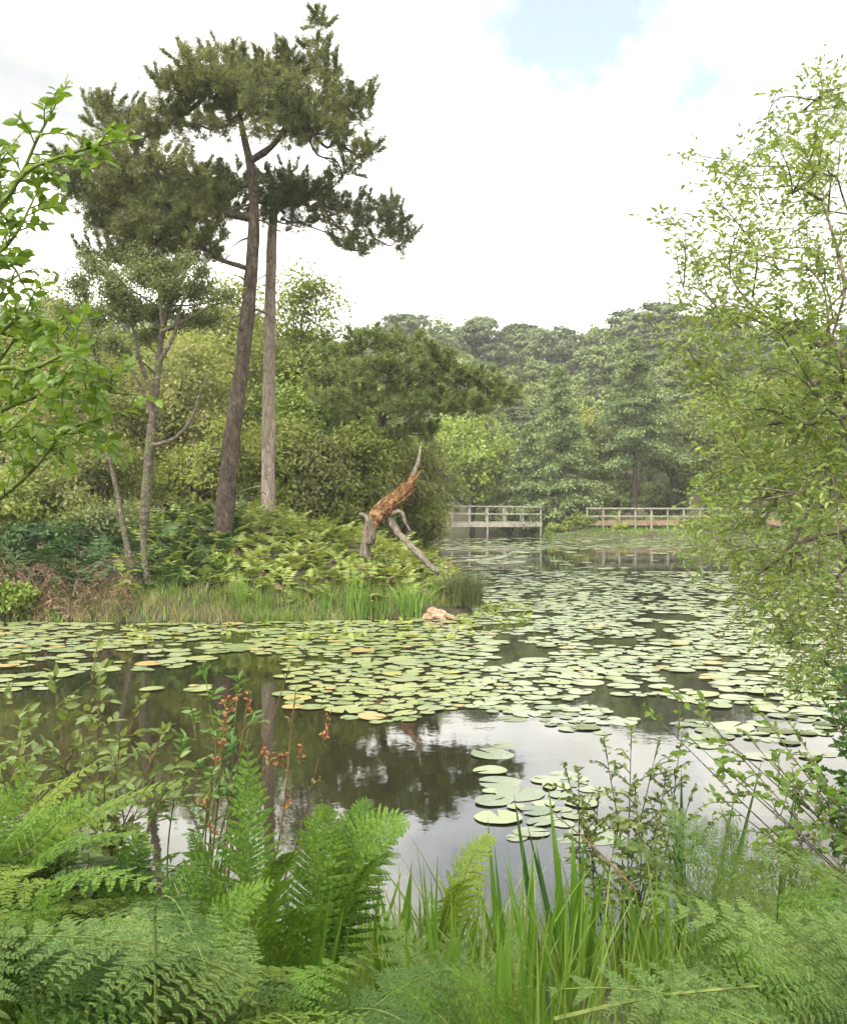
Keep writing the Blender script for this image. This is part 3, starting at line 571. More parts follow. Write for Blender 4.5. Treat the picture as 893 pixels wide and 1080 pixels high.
for key, ids in cnt.items():
    ids.sort(key=lambda i: hill[i][0])
    for o, i in enumerate(ids):
        px, py, Dd, pr, rl = hill[i]; x = ux(px, Dd); h0 = H(x, Dd); top = zz(py, Dd)
        kw = 'round green tree' if pr[2] == 'broad' else 'grey-green pine'
        lab = f'{kw} {rl}, {landmark(px)}'+(f', {ORD[min(o,7)]}' if len(ids) > 1 else '')
        sz = (top-h0)/9.9; sx = sz*R.uniform(.85, 1.1); sx = max(sx, .75)
        t = thing('broadleaf_tree' if pr[2] == 'broad' else 'pine_tree', lab, 'tree', (x, Dd, h0), 'trees of the wooded hill beyond the pond')
        t.rotation_euler = (0, 0, R.uniform(0, 6.28)); t.scale = (sx, sx, sz)
        link('crown', pr[0], parent=t); link('trunk', pr[1], parent=t)

# ------------------------------------------------------------------ bridge and boardwalk
Db = 63.5; wl = lambda px: ux(px, Db)
t = thing('footbridge', 'grey wooden footbridge with post-and-rail sides over the water behind the grassy point', 'bridge', (wl(520), Db, 0))
x0, x1 = wl(458), wl(570); dz = .92
for side, yy in ((0, Db), (1, Db+1.5)):
    g = Geo()
    for k in range(7):
        xx = x0+(x1-x0)*k/6; g = Geo(); box(g, (xx-.042, yy-.042, -.5 if k in (0, 3, 6) else dz-.25), (xx+.042, yy+.042, dz+1.0)); part('post', g, M_plank, t)
    g = Geo(); beam(g, (x0-.1, yy-.075, dz+1.0), (x1+.1, yy-.075, dz+.92), .045, .07); beam(g, (x0-.1, yy-.075, dz+.52), (x1+.1, yy-.075, dz+.47), .035, .08); part('rail', g, M_plank, t)
g = Geo(); 
for k in range(44): 
    a = x0+(x1-x0)*k/44; box(g, (a, Db+.07, dz-.04), (a+(x1-x0)/44-.015, Db+1.43, dz))
part('deck', g, M_plank, t)
g = Geo(); box(g, (x0-.1, Db-.04, dz-.32), (x1+.1, Db+.06, dz-.045)); box(g, (x0-.1, Db+1.44, dz-.32), (x1+.1, Db+1.54, dz-.045)); part('beam', g, M_plank, t)
t = thing('boardwalk', 'low boardwalk with orange-brown deck edge and thin railing on the far bank', 'boardwalk', (wl(700), Db, .4))
x0, x1 = wl(618), wl(905); g = Geo()
for k in range(18):
    xx = x0+(x1-x0)*k/17; g = Geo(); box(g, (xx-.05, Db-.35, -.3), (xx+.05, Db-.25, 1.78)); part('post', g, M_plank, t)
g = Geo(); beam(g, (x0-.1, Db-.375, 1.76), (x1, Db-.375, 1.72), .05, .09); beam(g, (x0-.1, Db-.375, 1.28), (x1, Db-.375, 1.25), .04, .08); part('rail', g, M_plank, t)
g = Geo(); box(g, (x0-.3, Db-.23, .70), (x1, Db-.13, .98)); box(g, (x0-.3, Db-.13, .93), (x1, Db+1.3, .99)); part('deck', g, M_deck, t)
t = thing('railing', 'short low stretch of grey post-and-rail between the footbridge and the boardwalk', 'railing', (wl(592), Db+2, .4))
x0, x1 = wl(575), wl(612); g = Geo()
for k in range(4):
    xx = x0+(x1-x0)*k/3; g = Geo(); box(g, (xx-.05, Db+2, 0), (xx+.05, Db+2.1, 1.7)); part('post', g, M_plank, t)
g = Geo(); beam(g, (x0, Db+1.97, 1.68), (x1, Db+1.97, 1.66), .05, .09); beam(g, (x0, Db+1.97, 1.25), (x1, Db+1.97, 1.25), .04, .08); part('rail', g, M_plank, t)

# ------------------------------------------------------------------ the broken trunk
R = np.random.default_rng(41); D = 20.3
b = P(384, 583, D); t = thing('broken_tree', 'shattered leaning tree trunk with torn orange heartwood and bleached hanging limbs on the grassy point', 'dead tree', (b[0], D, H(b[0], D)))
g = Geo(); l = smoothline([(b[0], D, H(b[0], D)-.15), P(386, 575, D), P(390, 556, D), P(394, 545, D)], 14); tube(g, l, np.linspace(.12, .10, 14), 10, rough=.22, seed=3); part('stump', g, M_bleach, t, smooth=True)
g = Geo(); l = smoothline([P(391, 562, D-.05), P(396, 546, D-.05), P(408, 535, D-.05), P(420, 524, D-.1), P(431, 511, D-.1), P(438, 498, D-.1)], 34)
tube(g, l, np.interp(np.linspace(0, 1, 34), [0, .2, .35, .6, 1], [.08, .16, .15, .09, .045]), 12, rough=.22, seed=5)
for k in range(110):
    u = R.integers(7, 30); s = l[u]+R.normal(0, .08, 3)*(1.3-u/34); dr = nrm(nrm(l[min(u+3, 33)]-l[u-2])+R.normal(0, .09, 3)); ln = R.uniform(.25, .7)*(1.2-u/40)
    e = s+dr*ln; tube(g, np.array([s, (s+e)/2+R.normal(0, .02, 3), e]), np.array([.020, .014, .002])*R.uniform(.5, 1.2), 4)
part('torn_trunk', g, M_torn, t)
g = Geo(); l = smoothline([P(436, 502, D-.1), P(440, 490, D-.1), P(442, 482, D), P(444, 470, D+.1)], 12); tube(g, l, np.linspace(.055, .02, 12), 8, rough=.15); part('tip', g, M_bleach, t, smooth=True)
g = Geo(); l = smoothline([P(379, 542, D-.3), P(386, 545, D-.35), P(391, 555, D-.35), P(393, 566, D-.3), P(390, 572, D-.2)], 16); tube(g, l, np.interp(np.linspace(0, 1, 16), [0, .5, 1], [.03, .06, .10]), 8, rough=.1); part('limb', g, M_bleach, t, smooth=True)
g = Geo(); l = smoothline([P(411, 544, D), P(419, 540, D-.2), P(424, 541, D-.3), P(428, 552, D-.3), P(434, 562, D-.3)], 16); tube(g, l, np.linspace(.06, .02, 16), 8, rough=.1); part('limb', g, M_bleach, t, smooth=True)
g = Geo(); l = smoothline([P(408, 540, D+.1), P(416, 556, D-.1), P(426, 569, D-.3), P(440, 583, D-.5), P(454, 597, D-.8), P(462, 604, D-1.0)], 24); tube(g, l, np.linspace(.085, .05, 24), 8, rough=.14)
for a, b2 in [((425, 568), (436, 560)), ((440, 583), (450, 584)), ((454, 597), (468, 592)), ((432, 574), (428, 590))]:
    tube(g, smoothline([P(*a, D-.3), (P(*a, D-.3)+P(*b2, D-.3))/2+[0, 0, .02], P(*b2, D-.4)], 5), np.linspace(.02, .006, 5), 4)
part('fallen_limb', g, M_bleach, t, smooth=True)
# sandy root lump at the tip of the point
D = 17.85; c = P(456, 651, D); g = Geo()
for k in range(5):
    s = c+np.array([R.uniform(-.3, .15), R.uniform(-.1, .15), R.uniform(-.03, .12)]); e = s+np.array([R.uniform(.15, .45), R.uniform(-.25, .1), -R.uniform(.05, .22)])
    tube(g, smoothline([s-[.1, 0, .1], s, e], 9), np.interp(np.linspace(0, 1, 9), [0, .4, 1], [.03, .075, .02]), 9, rough=.22, seed=k)
solo('uprooted_stump', g, M_stone, 'low bare sandy-pink root lump at the waterline on the tip of the grassy point', 'root stump', tuple(c), smooth=True)

# ------------------------------------------------------------------ ferns
def frond(g, base, tip, arch, W, R, kind='lance', npin=22, s0=.25, nhint=(0, 0, 1), detail=1, mi=0, stem_mi=0, droop=.25, stem=True, sg_=None):
    base = np.asarray(base, float); tip = np.asarray(tip, float); L = np.linalg.norm(tip-base)
    ctrl = (base+tip)/2+np.array([0, 0, arch*L])*1.0
    ctrl[:2] = base[:2]*.65+tip[:2]*.35
    t = np.linspace(0, 1, 40)[:, None]; C3 = (1-t)**2*base+2*t*(1-t)*ctrl+t*t*tip; T = nrm(np.gradient(C3, axis=0))
    u = np.linspace(s0, .985, npin); idx = u*39; i0 = idx.astype(int)
    pc = C3[i0]+(C3[np.minimum(i0+1, 39)]-C3[i0])*(idx-i0)[:, None]; pt = T[i0]
    nh = np.asarray(nhint, float); nn = nrm(nh-(pt*nh).sum(1, keepdims=True)*pt); sd = np.cross(pt, nn)
    v = (u-s0)/(1-s0)
    if kind == 'lance': shp = np.minimum(1, (v+.18)*2.6)*(1-v)**.72*1.25
    else: shp = (1-v)**.9*np.minimum(1, .8+v*2)
    shp = shp*R.uniform(.88, 1.08, npin)+.03
    if stem: tube(sg_ if sg_ is not None else g, C3, np.linspace(.0032, .0007, 40)*(.7+L*.4), 5, mi=stem_mi)
    gap = L*(1-s0)/npin
    for sg in (-1, 1):
        ang = .22+.45*v+R.normal(0, .05, npin); dirp = nrm(sg*sd*np.cos(ang)[:, None]+pt*np.sin(ang)[:, None]+nn*R.normal(.02, .06, (npin, 1)))
        ln = W*shp
        if kind == 'far':
            leaves(g, pc, dirp-nn*droop, nn+R.normal(0, .25, pc.shape), ln, ln*.30+.02, mi=mi, wide=.3); continue
        if kind == 'lance':
            K = 13 if detail else 5
            w = np.linspace(.03, .97, K)[None, :, None]
            q = pc[:, None]+dirp[:, None]*ln[:, None, None]*w-nn[:, None]*(droop*ln[:, None, None]*w**2)
            pd = nrm(dirp[:, None]-nn[:, None]*2*droop*w); N2 = np.broadcast_to(nn[:, None], q.shape)
            pl = np.minimum(gap*.66, ln*.32)[:, None]*((1-w[..., 0])**.6*.95+.10)
            pw = (ln[:, None]/K*1.15)*np.ones((1, K))
            for s2 in (-1, 1):
                sd2 = s2*np.cross(pd, N2)+pd*.45; jit = R.normal(0, .12, q.shape)
                leaves(g, q.reshape(-1, 3), (sd2+jit).reshape(-1, 3), (N2+jit*1.2).reshape(-1, 3), pl.ravel(), pw.ravel()*1.6, mi=mi, wide=.35)
        else:   # bracken: every leaflet is divided again
            K = 11 if detail == 2 else 8
            w = np.linspace(.05, .98, K)[None, :, None]
            q = pc[:, None]+dirp[:, None]*ln[:, None, None]*w-nn[:, None]*(droop*ln[:, None, None]*w**2)
            pd = nrm(dirp[:, None]-nn[:, None]*2*droop*w); N2 = np.broadcast_to(nn[:, None], q.shape)
            sl = np.minimum(ln[:, None]*.24, gap*.66)*((1-w[..., 0])**.75+.12)
            for s2 in (-1, 1):
                sd2 = nrm(s2*np.cross(pd, N2)+pd*.55+R.normal(0, .10, q.shape)); N3 = nrm(N2+R.normal(0, .15, q.shape))
                if detail == 2:
                    K3 = 6
                    w3 = np.linspace(.05, .93, K3)[None, None, :, None]; q3 = q[:, :, None]+sd2[:, :, None]*sl[..., None, None]*w3
                    l3 = (sl[..., None]*.34*(1-w3[..., 0])**.6+.0012); wd = (sl[..., None]/K3*1.05)*np.ones((1, 1, K3))
                    for s3 in (-1, 1):
                        d3 = s3*np.cross(sd2, N3)[:, :, None]+sd2[:, :, None]*.6
                        leaves(g, q3.reshape(-1, 3), np.broadcast_to(d3, q3.shape).reshape(-1, 3), np.broadcast_to(N3[:, :, None], q3.shape).reshape(-1, 3), l3.ravel(), wd.ravel(), mi=mi, wide=.4)
                    leaves(g, (q+sd2*sl[..., None]*.85).reshape(-1, 3), sd2.reshape(-1, 3), N3.reshape(-1, 3), (sl*.25).ravel(), (sl*.12).ravel(), mi=mi)
                else:
                    leaves(g, q.reshape(-1, 3), sd2.reshape(-1, 3), N3.reshape(-1, 3), sl.ravel(), (sl*.34).ravel(), mi=mi, wide=.3)
def mass_fronds(spots, R, ln=(.5, .9), W=(.16, .28), npin=9, up=.35, detail=0, zjit=0):
    g = Geo()
    for (x, y, z, a) in spots:
        L = R.uniform(*ln)*(1 if y > 21.6 or x < -5.2 else .62); b = np.array([x, y, z]); tp = b+np.array([math.cos(a)*L*.75, math.sin(a)*L*.75, L*R.uniform(.25, .7)])
        frond(g, b, tp, up, R.uniform(*W), R, 'far', npin, .25, detail=detail, stem=False, droop=.3)
    return g
def scatter(n, xr, yr, R, ok, tilt=None):
    o = []
    while len(o) < n:
        x = R.uniform(*xr); y = R.uniform(*yr)
        if ok(x, y): o.append((x, y, H(x, y)-.02, R.uniform(0, 6.28)))
    return o
SD = lambda x, y: float(sdist(np.array([x]), np.array([y]))[0])
R = np.random.default_rng(61)
# bright bracken on the mound, sloping down to the right
sp = scatter(1250, (-5.4, .9), (18.1, 25.5), R, lambda x, y: SD(x, y) > .32)
solo('bracken', mass_fronds(sp, R, (.55, 1.0)), M_isl, 'bright green bracken covering the mound round the pale pine and broken trunk', 'bracken', kind='stuff')
solo('dead_bracken', mass_fronds(scatter(70, (-4.6, .6), (18.2, 22), R, lambda x, y: SD(x, y) > .4), R, (.5, .9)), M_dead, 'scattered browned fronds among the bright bracken of the mound', 'dead bracken', kind='stuff')
sp = scatter(520, (-8.6, -3.7), (18.0, 22.5), R, lambda x, y: SD(x, y) > .8)
solo('bracken', mass_fronds(sp, R, (.6, 1.15)), M_isldk, 'dark green bracken thicket behind the twin-stemmed birch', 'bracken', kind='stuff')
sp = scatter(420, (-12, -4.5), (20.5, 26), R, lambda x, y: SD(x, y) > .8)
solo('bracken', mass_fronds(sp, R, (.8, 1.3)), M_isl, 'paler bracken and bramble behind the dark thicket on the left', 'bracken', kind='stuff')
sp = scatter(500, (-14, 1.0), (25, 44), R, lambda x, y: SD(x, y) > .5)
solo('undergrowth', mass_fronds(sp, R, (.9, 1.7), (.3, .5)), M_oak, 'green undergrowth beneath the trees behind the grassy point', 'undergrowth', kind='stuff')
def deadstuff():
    g = Geo(); R = np.random.default_rng(63)
    for k in range(620):
        x = R.uniform(-8.9, -5.1); y = 17.6+abs(R.normal(0, .7)); z = max(H(x, y), .02); dens = 1 if x < -6.4 else .45
        if R.random() > dens: continue
        a = R.uniform(0, 6.28); L = R.uniform(.3, .85)
        e = np.array([x+math.cos(a)*L*.6, y+math.sin(a)*L*.3-.1, z+R.uniform(-.05, .75)*L]); s = np.array([x, y, z+R.uniform(0, .45)])
        tube(g, smoothline([s, (s+e)/2+R.normal(0, .06, 3)+[0, 0, .08], e], 6), np.linspace(.009, .003, 6), 3)
        n = 9; p = s+(e-s)*R.uniform(.2, 1, (n, 1)); leaves(g, p, R.normal(0, 1, (n, 3))-[0, 0, .6], rdir(n, R), R.uniform(.06, .16, n), .03)
    return g
solo('dead_bracken', deadstuff(), M_dead, 'tangled reddish-brown dead bracken hanging over the shore at the left', 'dead bracken', kind='stuff')
def blades(g, x, y, z, n, hgt_, spread, wd, R, lean=.25, seg=4, mi=0):
    for k in range(n):
        a = R.uniform(0, 6.28); r = spread*math.sqrt(R.random()); b = np.array([x+r*math.cos(a), y+r*math.sin(a), z]); h = hgt_*R.uniform(.55, 1.1); l = R.normal(0, lean, 2)*h
        t = np.linspace(0, 1, seg+1)[:, None]; c = b+np.array([l[0], l[1], 0])*t**1.8+np.array([0, 0, h])*t*(1-.12*t*np.linalg.norm(l)/h)
        f = R.uniform(0, pi); s = np.array([math.cos(f), math.sin(f)*.6, 0])*wd*R.uniform(.7, 1.2); wq = (1-t**2)*.5+.01
        v = np.stack([c-s*wq, c+s*wq], 1).reshape(-1, 3); i = np.arange(seg)*2
        g.add(v, np.stack([i, i+1, i+3, i+2], 1), mi=mi)
g = Geo(); g2 = Geo(); R = np.random.default_rng(64)
for k in range(4200):   # fringe along the point's shore
    x = R.uniform(-10, 1.0); y = R.uniform(17.1, 20.8); s = SD(x, y)
    if not (.02 < s < .95): continue
    z = max(H(x, y), 0)
    blades(g2 if R.random() < (.5 if x < -3.2 else .15)*(1.3 if s < .35 else .7) else g, x, y, z-.02, 8, R.uniform(.16, .40), .12, .013, R, .45)
for k in range(2400):   # the far bank
    x = R.uniform(6.5, 29); y = R.uniform(61, 66); s = SD(x, y)
    if s < 0: continue
    blades(g, x, y, max(H(x, y), 0)-.05, 9, R.uniform(.08, .2) if y < 63.4 else R.uniform(.25, .5), .45, .06, R, .35)
solo('grass', g, M_grass, 'green grass along the shore of the point and the far bank', 'grass', kind='stuff')
solo('dry_grass', g2, M_straw, 'straw-coloured dry grass hanging over the shore of the grassy point', 'dry grass', kind='stuff')
g = Geo()
sp = scatter(420, (6.5, 30), (65.3, 70), R, lambda x, y: SD(x, y) > .3)
solo('undergrowth', mass_fronds(sp, R, (.9, 1.6), (.35, .6)), M_yg, 'yellow-green low scrub on the far bank round the boardwalk', 'scrub', kind='stuff')
# reed clumps on the point
for px, hh, n, lab in [(252, .85, 60, 'tall bright reed clump at the shore right of the dark leaning pine'), (272, .6, 34, 'shorter reed clump just right of the tallest clump at the shore'), (345, .6, 30, 'sparse reed clump at the shore below the broken trunk, left one'), (378, .85, 60, 'dense upright bright reed clump at the shore below the broken trunk'), (398, .55, 28, 'short reed clump right of the dense upright clump'), (432, .8, 60, 'spreading bright green sedge clump near the tip of the point'), (205, .45, 26, 'low reed tuft at the shore left of the dark leaning pine')]:
    x = ux(px, 18.2); y = 18.0; z = 0
    g = Geo(); blades(g, x, y, z, n, hh, .22, .022, R, .12 if px != 432 else .4, 5)
    tag(link('reed_clump', g.mesh('reed_clump', (x, y, z), [M_reed])), lab, 'reeds', 'reed clumps along the shore of the point').location = (x, y, z)
x, y = ux(487, 19), 19.0; g = Geo(); blades(g, x, y, max(H(x, y), 0), 900, .68, .38, .012, R, .38, 4)
tag(link('rush_tussock', g.mesh('rush_tussock', (x, y, .05), [M_rushd])), 'round dark olive rush tussock on the tip of the grassy point', 'rush tussock').location = (x, y, .05)
# small leafy shrub at the pine's foot and at left edge
def leafy_bush(name, label, c, r, n, mt, L, R, cat='shrub', group=None, stems=10, nl=8):
    z0 = max(H(c[0], c[1]), 0); t = thing(name, label, cat, (c[0], c[1], z0), group); g = Geo(); gB = Geo()
    lc = crown_blob(g, c, r, nl, 40, n, L, L*.6, R, .9, .16); 
    for p in lc: tube(gB, smoothline([(c[0]+R.normal(0, .05), c[1], z0-.05), (np.array(c)+p)/2-[0, 0, .1], p], 7), np.linspace(.015, .004, 7), 4)
    part('leaves', g, mt, t); part('stems', gB, M_dbark, t)
for px_, py_, rr_, lab_ in [(612, 548, .8, 'low bush between the footbridge and the boardwalk'), (655, 556, .5, 'small bush in front of the left end of the boardwalk'), (735, 552, .9, 'leafy bush in front of the boardwalk, seen past the willow tips'), (790, 550, 1.2, 'wide bush in front of the boardwalk behind the willow'), (588, 556, .6, 'small waterside bush right of the footbridge')]:
    leafy_bush('waterside_bush', lab_, P(px_, py_, 62.4), (rr_*1.3, .5, rr_*.75), 1300, M_yg, .16, R)
leafy_bush('bramble_bush', 'small bright leafy bush at the foot of the dark leaning pine', P(236, 604, 19.2), (.42, .3, .4), 900, M_bright, .09, R)
leafy_bush('bramble_bush', 'yellow-green leafy bush at the left edge of the point beside the dead bracken', P(8, 640, 17.6), (.6, .4, .5), 1400, M_bright, .09, R)
leafy_bush('bramble_bush', 'dark leafy bush behind the dead bracken at the left', P(40, 575, 19.6), (1.1, .6, .6), 2200, M_isldk, .10, R)
leafy_bush('heather_bush', 'brownish heather-like bush behind the twin-stemmed birch', P(105, 560, 20.6), (1.2, .6, .6), 2600, M_birch, .08, R)

# ------------------------------------------------------------------ water lilies
R = np.random.default_rng(71)
def padmesh(name, R, mt, n=20):
    g = Geo(); th0 = .16; th = np.linspace(th0, 2*pi-th0, n); wv = R.uniform(0, 6.28, 3)
    rad = 1+.035*np.sin(3*th+wv[0])+.02*np.sin(7*th+wv[1]); up = .012+.02*np.maximum(0, np.sin(2*th+wv[2]))
    v = [(0, 0, .01)]+[(.6*r*math.cos(a), .6*r*math.sin(a), .012) for a, r in zip(th, rad)]+[(r*math.cos(a), r*math.sin(a), u) for a, r, u in zip(th, rad, up)]
    q = [(1+i, 1+n+i, 2+n+i, 2+i) for i in range(n-1)]; tr = [(0, 1+i, 2+i) for i in range(n-1)]
    g.add(v, q, tr); return g.mesh(name, mats=[mt], smooth=True)
PM = {k: [padmesh('lily_pad', R, m) for _ in range(4)] for k, m in (('green', M_pad), ('pale', M_padp), ('yellow', M_pady), ('drowned', M_padw))}
def sn(x, y, s=1.0, o=0.0): return .5+.5*math.sin(x*1.7*s+o+1.9*math.sin(y*.9*s+o*2))*math.sin(y*1.3*s-o+1.4*math.sin(x*1.1*s))
def patch(x, y):
    return sn(x, y, .75)*.35+sn(x, y, 1.7, 1.7)*.38+sn(x, y, 3.9, 3.1)*.27
_q = np.sort([patch(a, b) for a, b in zip(R.uniform(-8, 10, 3000), R.uniform(6, 30, 3000))])
def rank(x, y): return np.searchsorted(_q, patch(x, y))/3000
def dens(px, py, x, y):
    if py > 960: return 0
    if py < 580: return .85
    if py < 603: return .05 if px > 555 else .45
    edge = 745+8*math.sin(px*.035)
    if px < 300:
        if py < 688: return .85
        if py < 704: return .55
        return .22 if py < 728 and px < 235 else 0
    if px < 515:
        if py < edge+10: return .90
        return 0
    if py < 645 and px < 740: return .86
    if py < 700: return .58
    if py < edge: return .52
    if px < 625 and py < 850: return .22
    if px > 790 and py < 800: return .5
    if py < 800: return .16
    if py < 905: return .04
    return 0
cand = []; cell = {}
def tryadd(x, y, r, k=.78):
    ci, cj = int(x//.4), int(y//.4)
    for a in range(ci-2, ci+3):
        for b in range(cj-2, cj+3):
            for (x2, y2, r2) in cell.get((a, b), ()):
                if (x-x2)**2+(y-y2)**2 < ((r+r2)*k)**2: return False
    cell.setdefault((ci, cj), []).append((x, y, r)); return True
N0 = 120000; Yr = 1/R.uniform(1/61, 1/5.0, N0)**1.0
pxr = R.uniform(-60, 960, N0)
for i in range(N0):
    y = Yr[i]; px = pxr[i]; py = HY+HC*F/y; x = ux(px, y)
    dd_ = dens(px, py, x, y)
    if dd_ <= 0: continue
    if rank(x*(1 if y < 40 else .5), y*(1 if y < 40 else .4))+R.normal(0, .05) > dd_: continue
    r = min(.21, max(.065, R.normal(.125, .045)))
    if y > 35: r *= 1.5
    cand.append((x, y, r, px, py))
S = sdist(np.array([c[0] for c in cand]), np.array([c[1] for c in cand]))
pads = [c for c, s in zip(cand, S) if s < -.12 and tryadd(c[0], c[1], c[2], .8 if c[1] < 30 else .62)]
pads.sort(key=lambda c: c[1])
def where(px, py):
    if py > 800: return 'in the open reflecting water just beyond the iris leaves'
    if px < 160: return 'left of the twin-stemmed birch reflection'
    if px < 300: return 'in front of the leaning pine and its reflection'
    if px < 440: return 'in the raft in front of the broken trunk'
    if px < 540: return 'in the raft off the tip of the grassy point'
    if px < 640: return 'mid-pond, right of the dark tree reflection' if py > 740 else 'in mid-pond below the footbridge'
    if px < 760: return 'in the pond below the far boardwalk'
    return 'at the right side under the willow'
g = {k: Geo() for k in PM}; k = 0
vis = 0
for (x, y, r, px, py) in pads:
    u = R.random(); kind = 'yellow' if (u < .045 and px < 520) or u < .01 else ('pale' if (px > 500 or u > .8) and u > .2 else 'green')
    if py > 752 and px > 500 and u < .75: kind = 'drowned'
    inside = -5 < px < 898 and py < 960
    z = .004+R.uniform(0, .010)+(0 if kind != 'drowned' else -.003)
    me = PM[kind][R.integers(0, 4)]; rz = R.uniform(0, 6.28); tl = R.normal(0, .02, 2)
    if kind == 'yellow': z += .006
    if inside and vis < 298:
        o = link('lily_pad', me, (x, y, z)); o.rotation_euler = (tl[0], tl[1], rz); o.scale = (r, r*R.uniform(.92, 1.05), r if kind != 'drowned' else r*.3); vis += 1
        adj = {'green': 'round green lily pad', 'pale': 'pale lily pad', 'yellow': 'yellowing lily pad', 'drowned': 'dull half-sunken lily pad'}[kind]
        sz = 'large' if r > .2 else ('small' if r < .13 else 'mid-sized')
        tag(o, f'{sz} {adj} floating {where(px, py)}', 'lily pad', 'water lily pads floating on the pond')
    else:
        v = np.zeros(len(me.vertices)*3, np.float32); me.vertices.foreach_get('co', v); v = v.reshape(-1, 3)*r
        c, s = math.cos(rz), math.sin(rz); v = np.stack([v[:, 0]*c-v[:, 1]*s+x, v[:, 0]*s+v[:, 1]*c+y, v[:, 2]*(.3 if kind == 'drowned' else 1)+z+v[:, 0]*tl[0]*.6], 1)
        n = 20; mi = ['green', 'pale', 'yellow', 'drowned'].index(kind)
        g['green'].add(v, [(1+i, 1+n+i, 2+n+i, 2+i) for i in range(n-1)], [(0, 1+i, 2+i) for i in range(n-1)], mi=mi)
solo('lily_pads', g['green'], [M_pad, M_padp, M_pady, M_padw], 'the many smaller and farther lily pads covering the pond', 'lily pads', kind='stuff', smooth=True)
print('pads', len(pads), vis)
# upright young lily leaves and weed tufts off the tip
g = Geo()
for k in range(110):
    px = R.uniform(485, 560) if k < 50 else R.uniform(120, 500); D = R.uniform(17.2, 21) if k < 50 else R.uniform(15, 17.3); x = ux(px, D)
    if SD(x, D) > -.1: continue
    n = 3; leaves(g, np.tile([x, D, .01], (n, 1))+R.normal(0, .06, (n, 3))*[1, 1, 0], R.normal(0, 1, (n, 3))*[1, 1, .1]+[0, 0, .35], R.normal(0, .4, (n, 3))+[0, 0, 1], .12, .07, fold=.15)
solo('pondweed', g, M_isl, 'bright green pondweed leaves sticking up among the lily pads off the point', 'pondweed', kind='stuff')

# ------------------------------------------------------------------ near trees and shrubs: twig sprays
class Spray:
    def __init__(s, R): s.R = R; s.B = Geo(); s.pos = []; s.dir = []; s.nrm = []; s.L = []
    def twig(s, pts, r0, nleaf, L, spread=.8, up=.5, start=.1):
        R = s.R; l = smoothline(pts, 8); tube(s.B, l, np.linspace(r0, r0*.35, 8), 4)
        T = nrm(np.gradient(l, axis=0)); 
        for i in range(nleaf):
            u = start+(1-start)*(i+R.uniform(0, .6))/nleaf; k = min(int(u*7), 6); f = u*7-k; p = l[k]*(1-f)+l[k+1]*f; t = T[k]
            sd = nrm(np.cross(t, [0, 0, 1.])+1e-3)*(1 if i % 2 else -1)
            d = nrm(t*R.uniform(.35, .9)+sd*spread+R.normal(0, .3, 3)+np.array([0, 0, R.uniform(-.3, .25)]))
            n = nrm(np.array([0, -.25, 1.])*up+R.normal(0, .5, 3)); s.pos.append(p); s.dir.append(d); s.nrm.append(n); s.L.append(L*R.uniform(.55, 1.15))
    def branch(s, pts, r0, r1, ntw, tl, nleaf, L, start=.2, droop=.1, spread=.8, up=.5, n=20, tr=.0025, sub=0):
        R = s.R; l = smoothline(pts, n); tube(s.B, l, np.linspace(r0, r1, n), 7, rough=.04); T = nrm(np.gradient(l, axis=0))
        for i in range(ntw):
            u = start+(1-start)*(i+R.uniform(0, .9))/ntw; k = min(int(u*(n-1)), n-1); t = T[k]; o = rdir(1, R)[0]; o = nrm(o-np.dot(o, t)*t)
            d = nrm(t*R.uniform(.3, .9)+o*.9+np.array([0, 0, .15])); ln = tl*R.uniform(.5, 1.2); e = l[k]+d*ln-np.array([0, 0, droop*ln])
            m = (l[k]+e)/2+R.normal(0, .06*ln, 3)+np.array([0, 0, .08*ln]); s.twig([l[k], m, e], tr, nleaf, L, spread, up)
            for _ in range(sub):
                m2 = m+R.normal(0, .02, 3); d2 = nrm(d+R.normal(0, .7, 3)); s.twig([m2, m2+d2*ln*.3, m2+d2*ln*.6-np.array([0, 0, .03*ln])], tr*.7, max(3, nleaf*2//3), L, spread, up)
        s.twig([l[-1], l[-1]+T[-1]*tl*.4, l[-1]+T[-1]*tl*.8-np.array([0, 0, droop*tl*.5])], tr, nleaf, L, spread, up)
        return l
    def finish(s, t, mleaf, mbark, wr=.5, fold=.14, droop=.12, names=('leaves', 'branches')):
        g = Geo(); L = np.array(s.L); leaves(g, np.array(s.pos), np.array(s.dir), np.array(s.nrm), L, L*wr, fold=fold, tipdroop=droop)
        part(names[0], g, mleaf, t); part(names[1], s.B, mbark, t, smooth=True); print(t.name, len(L))
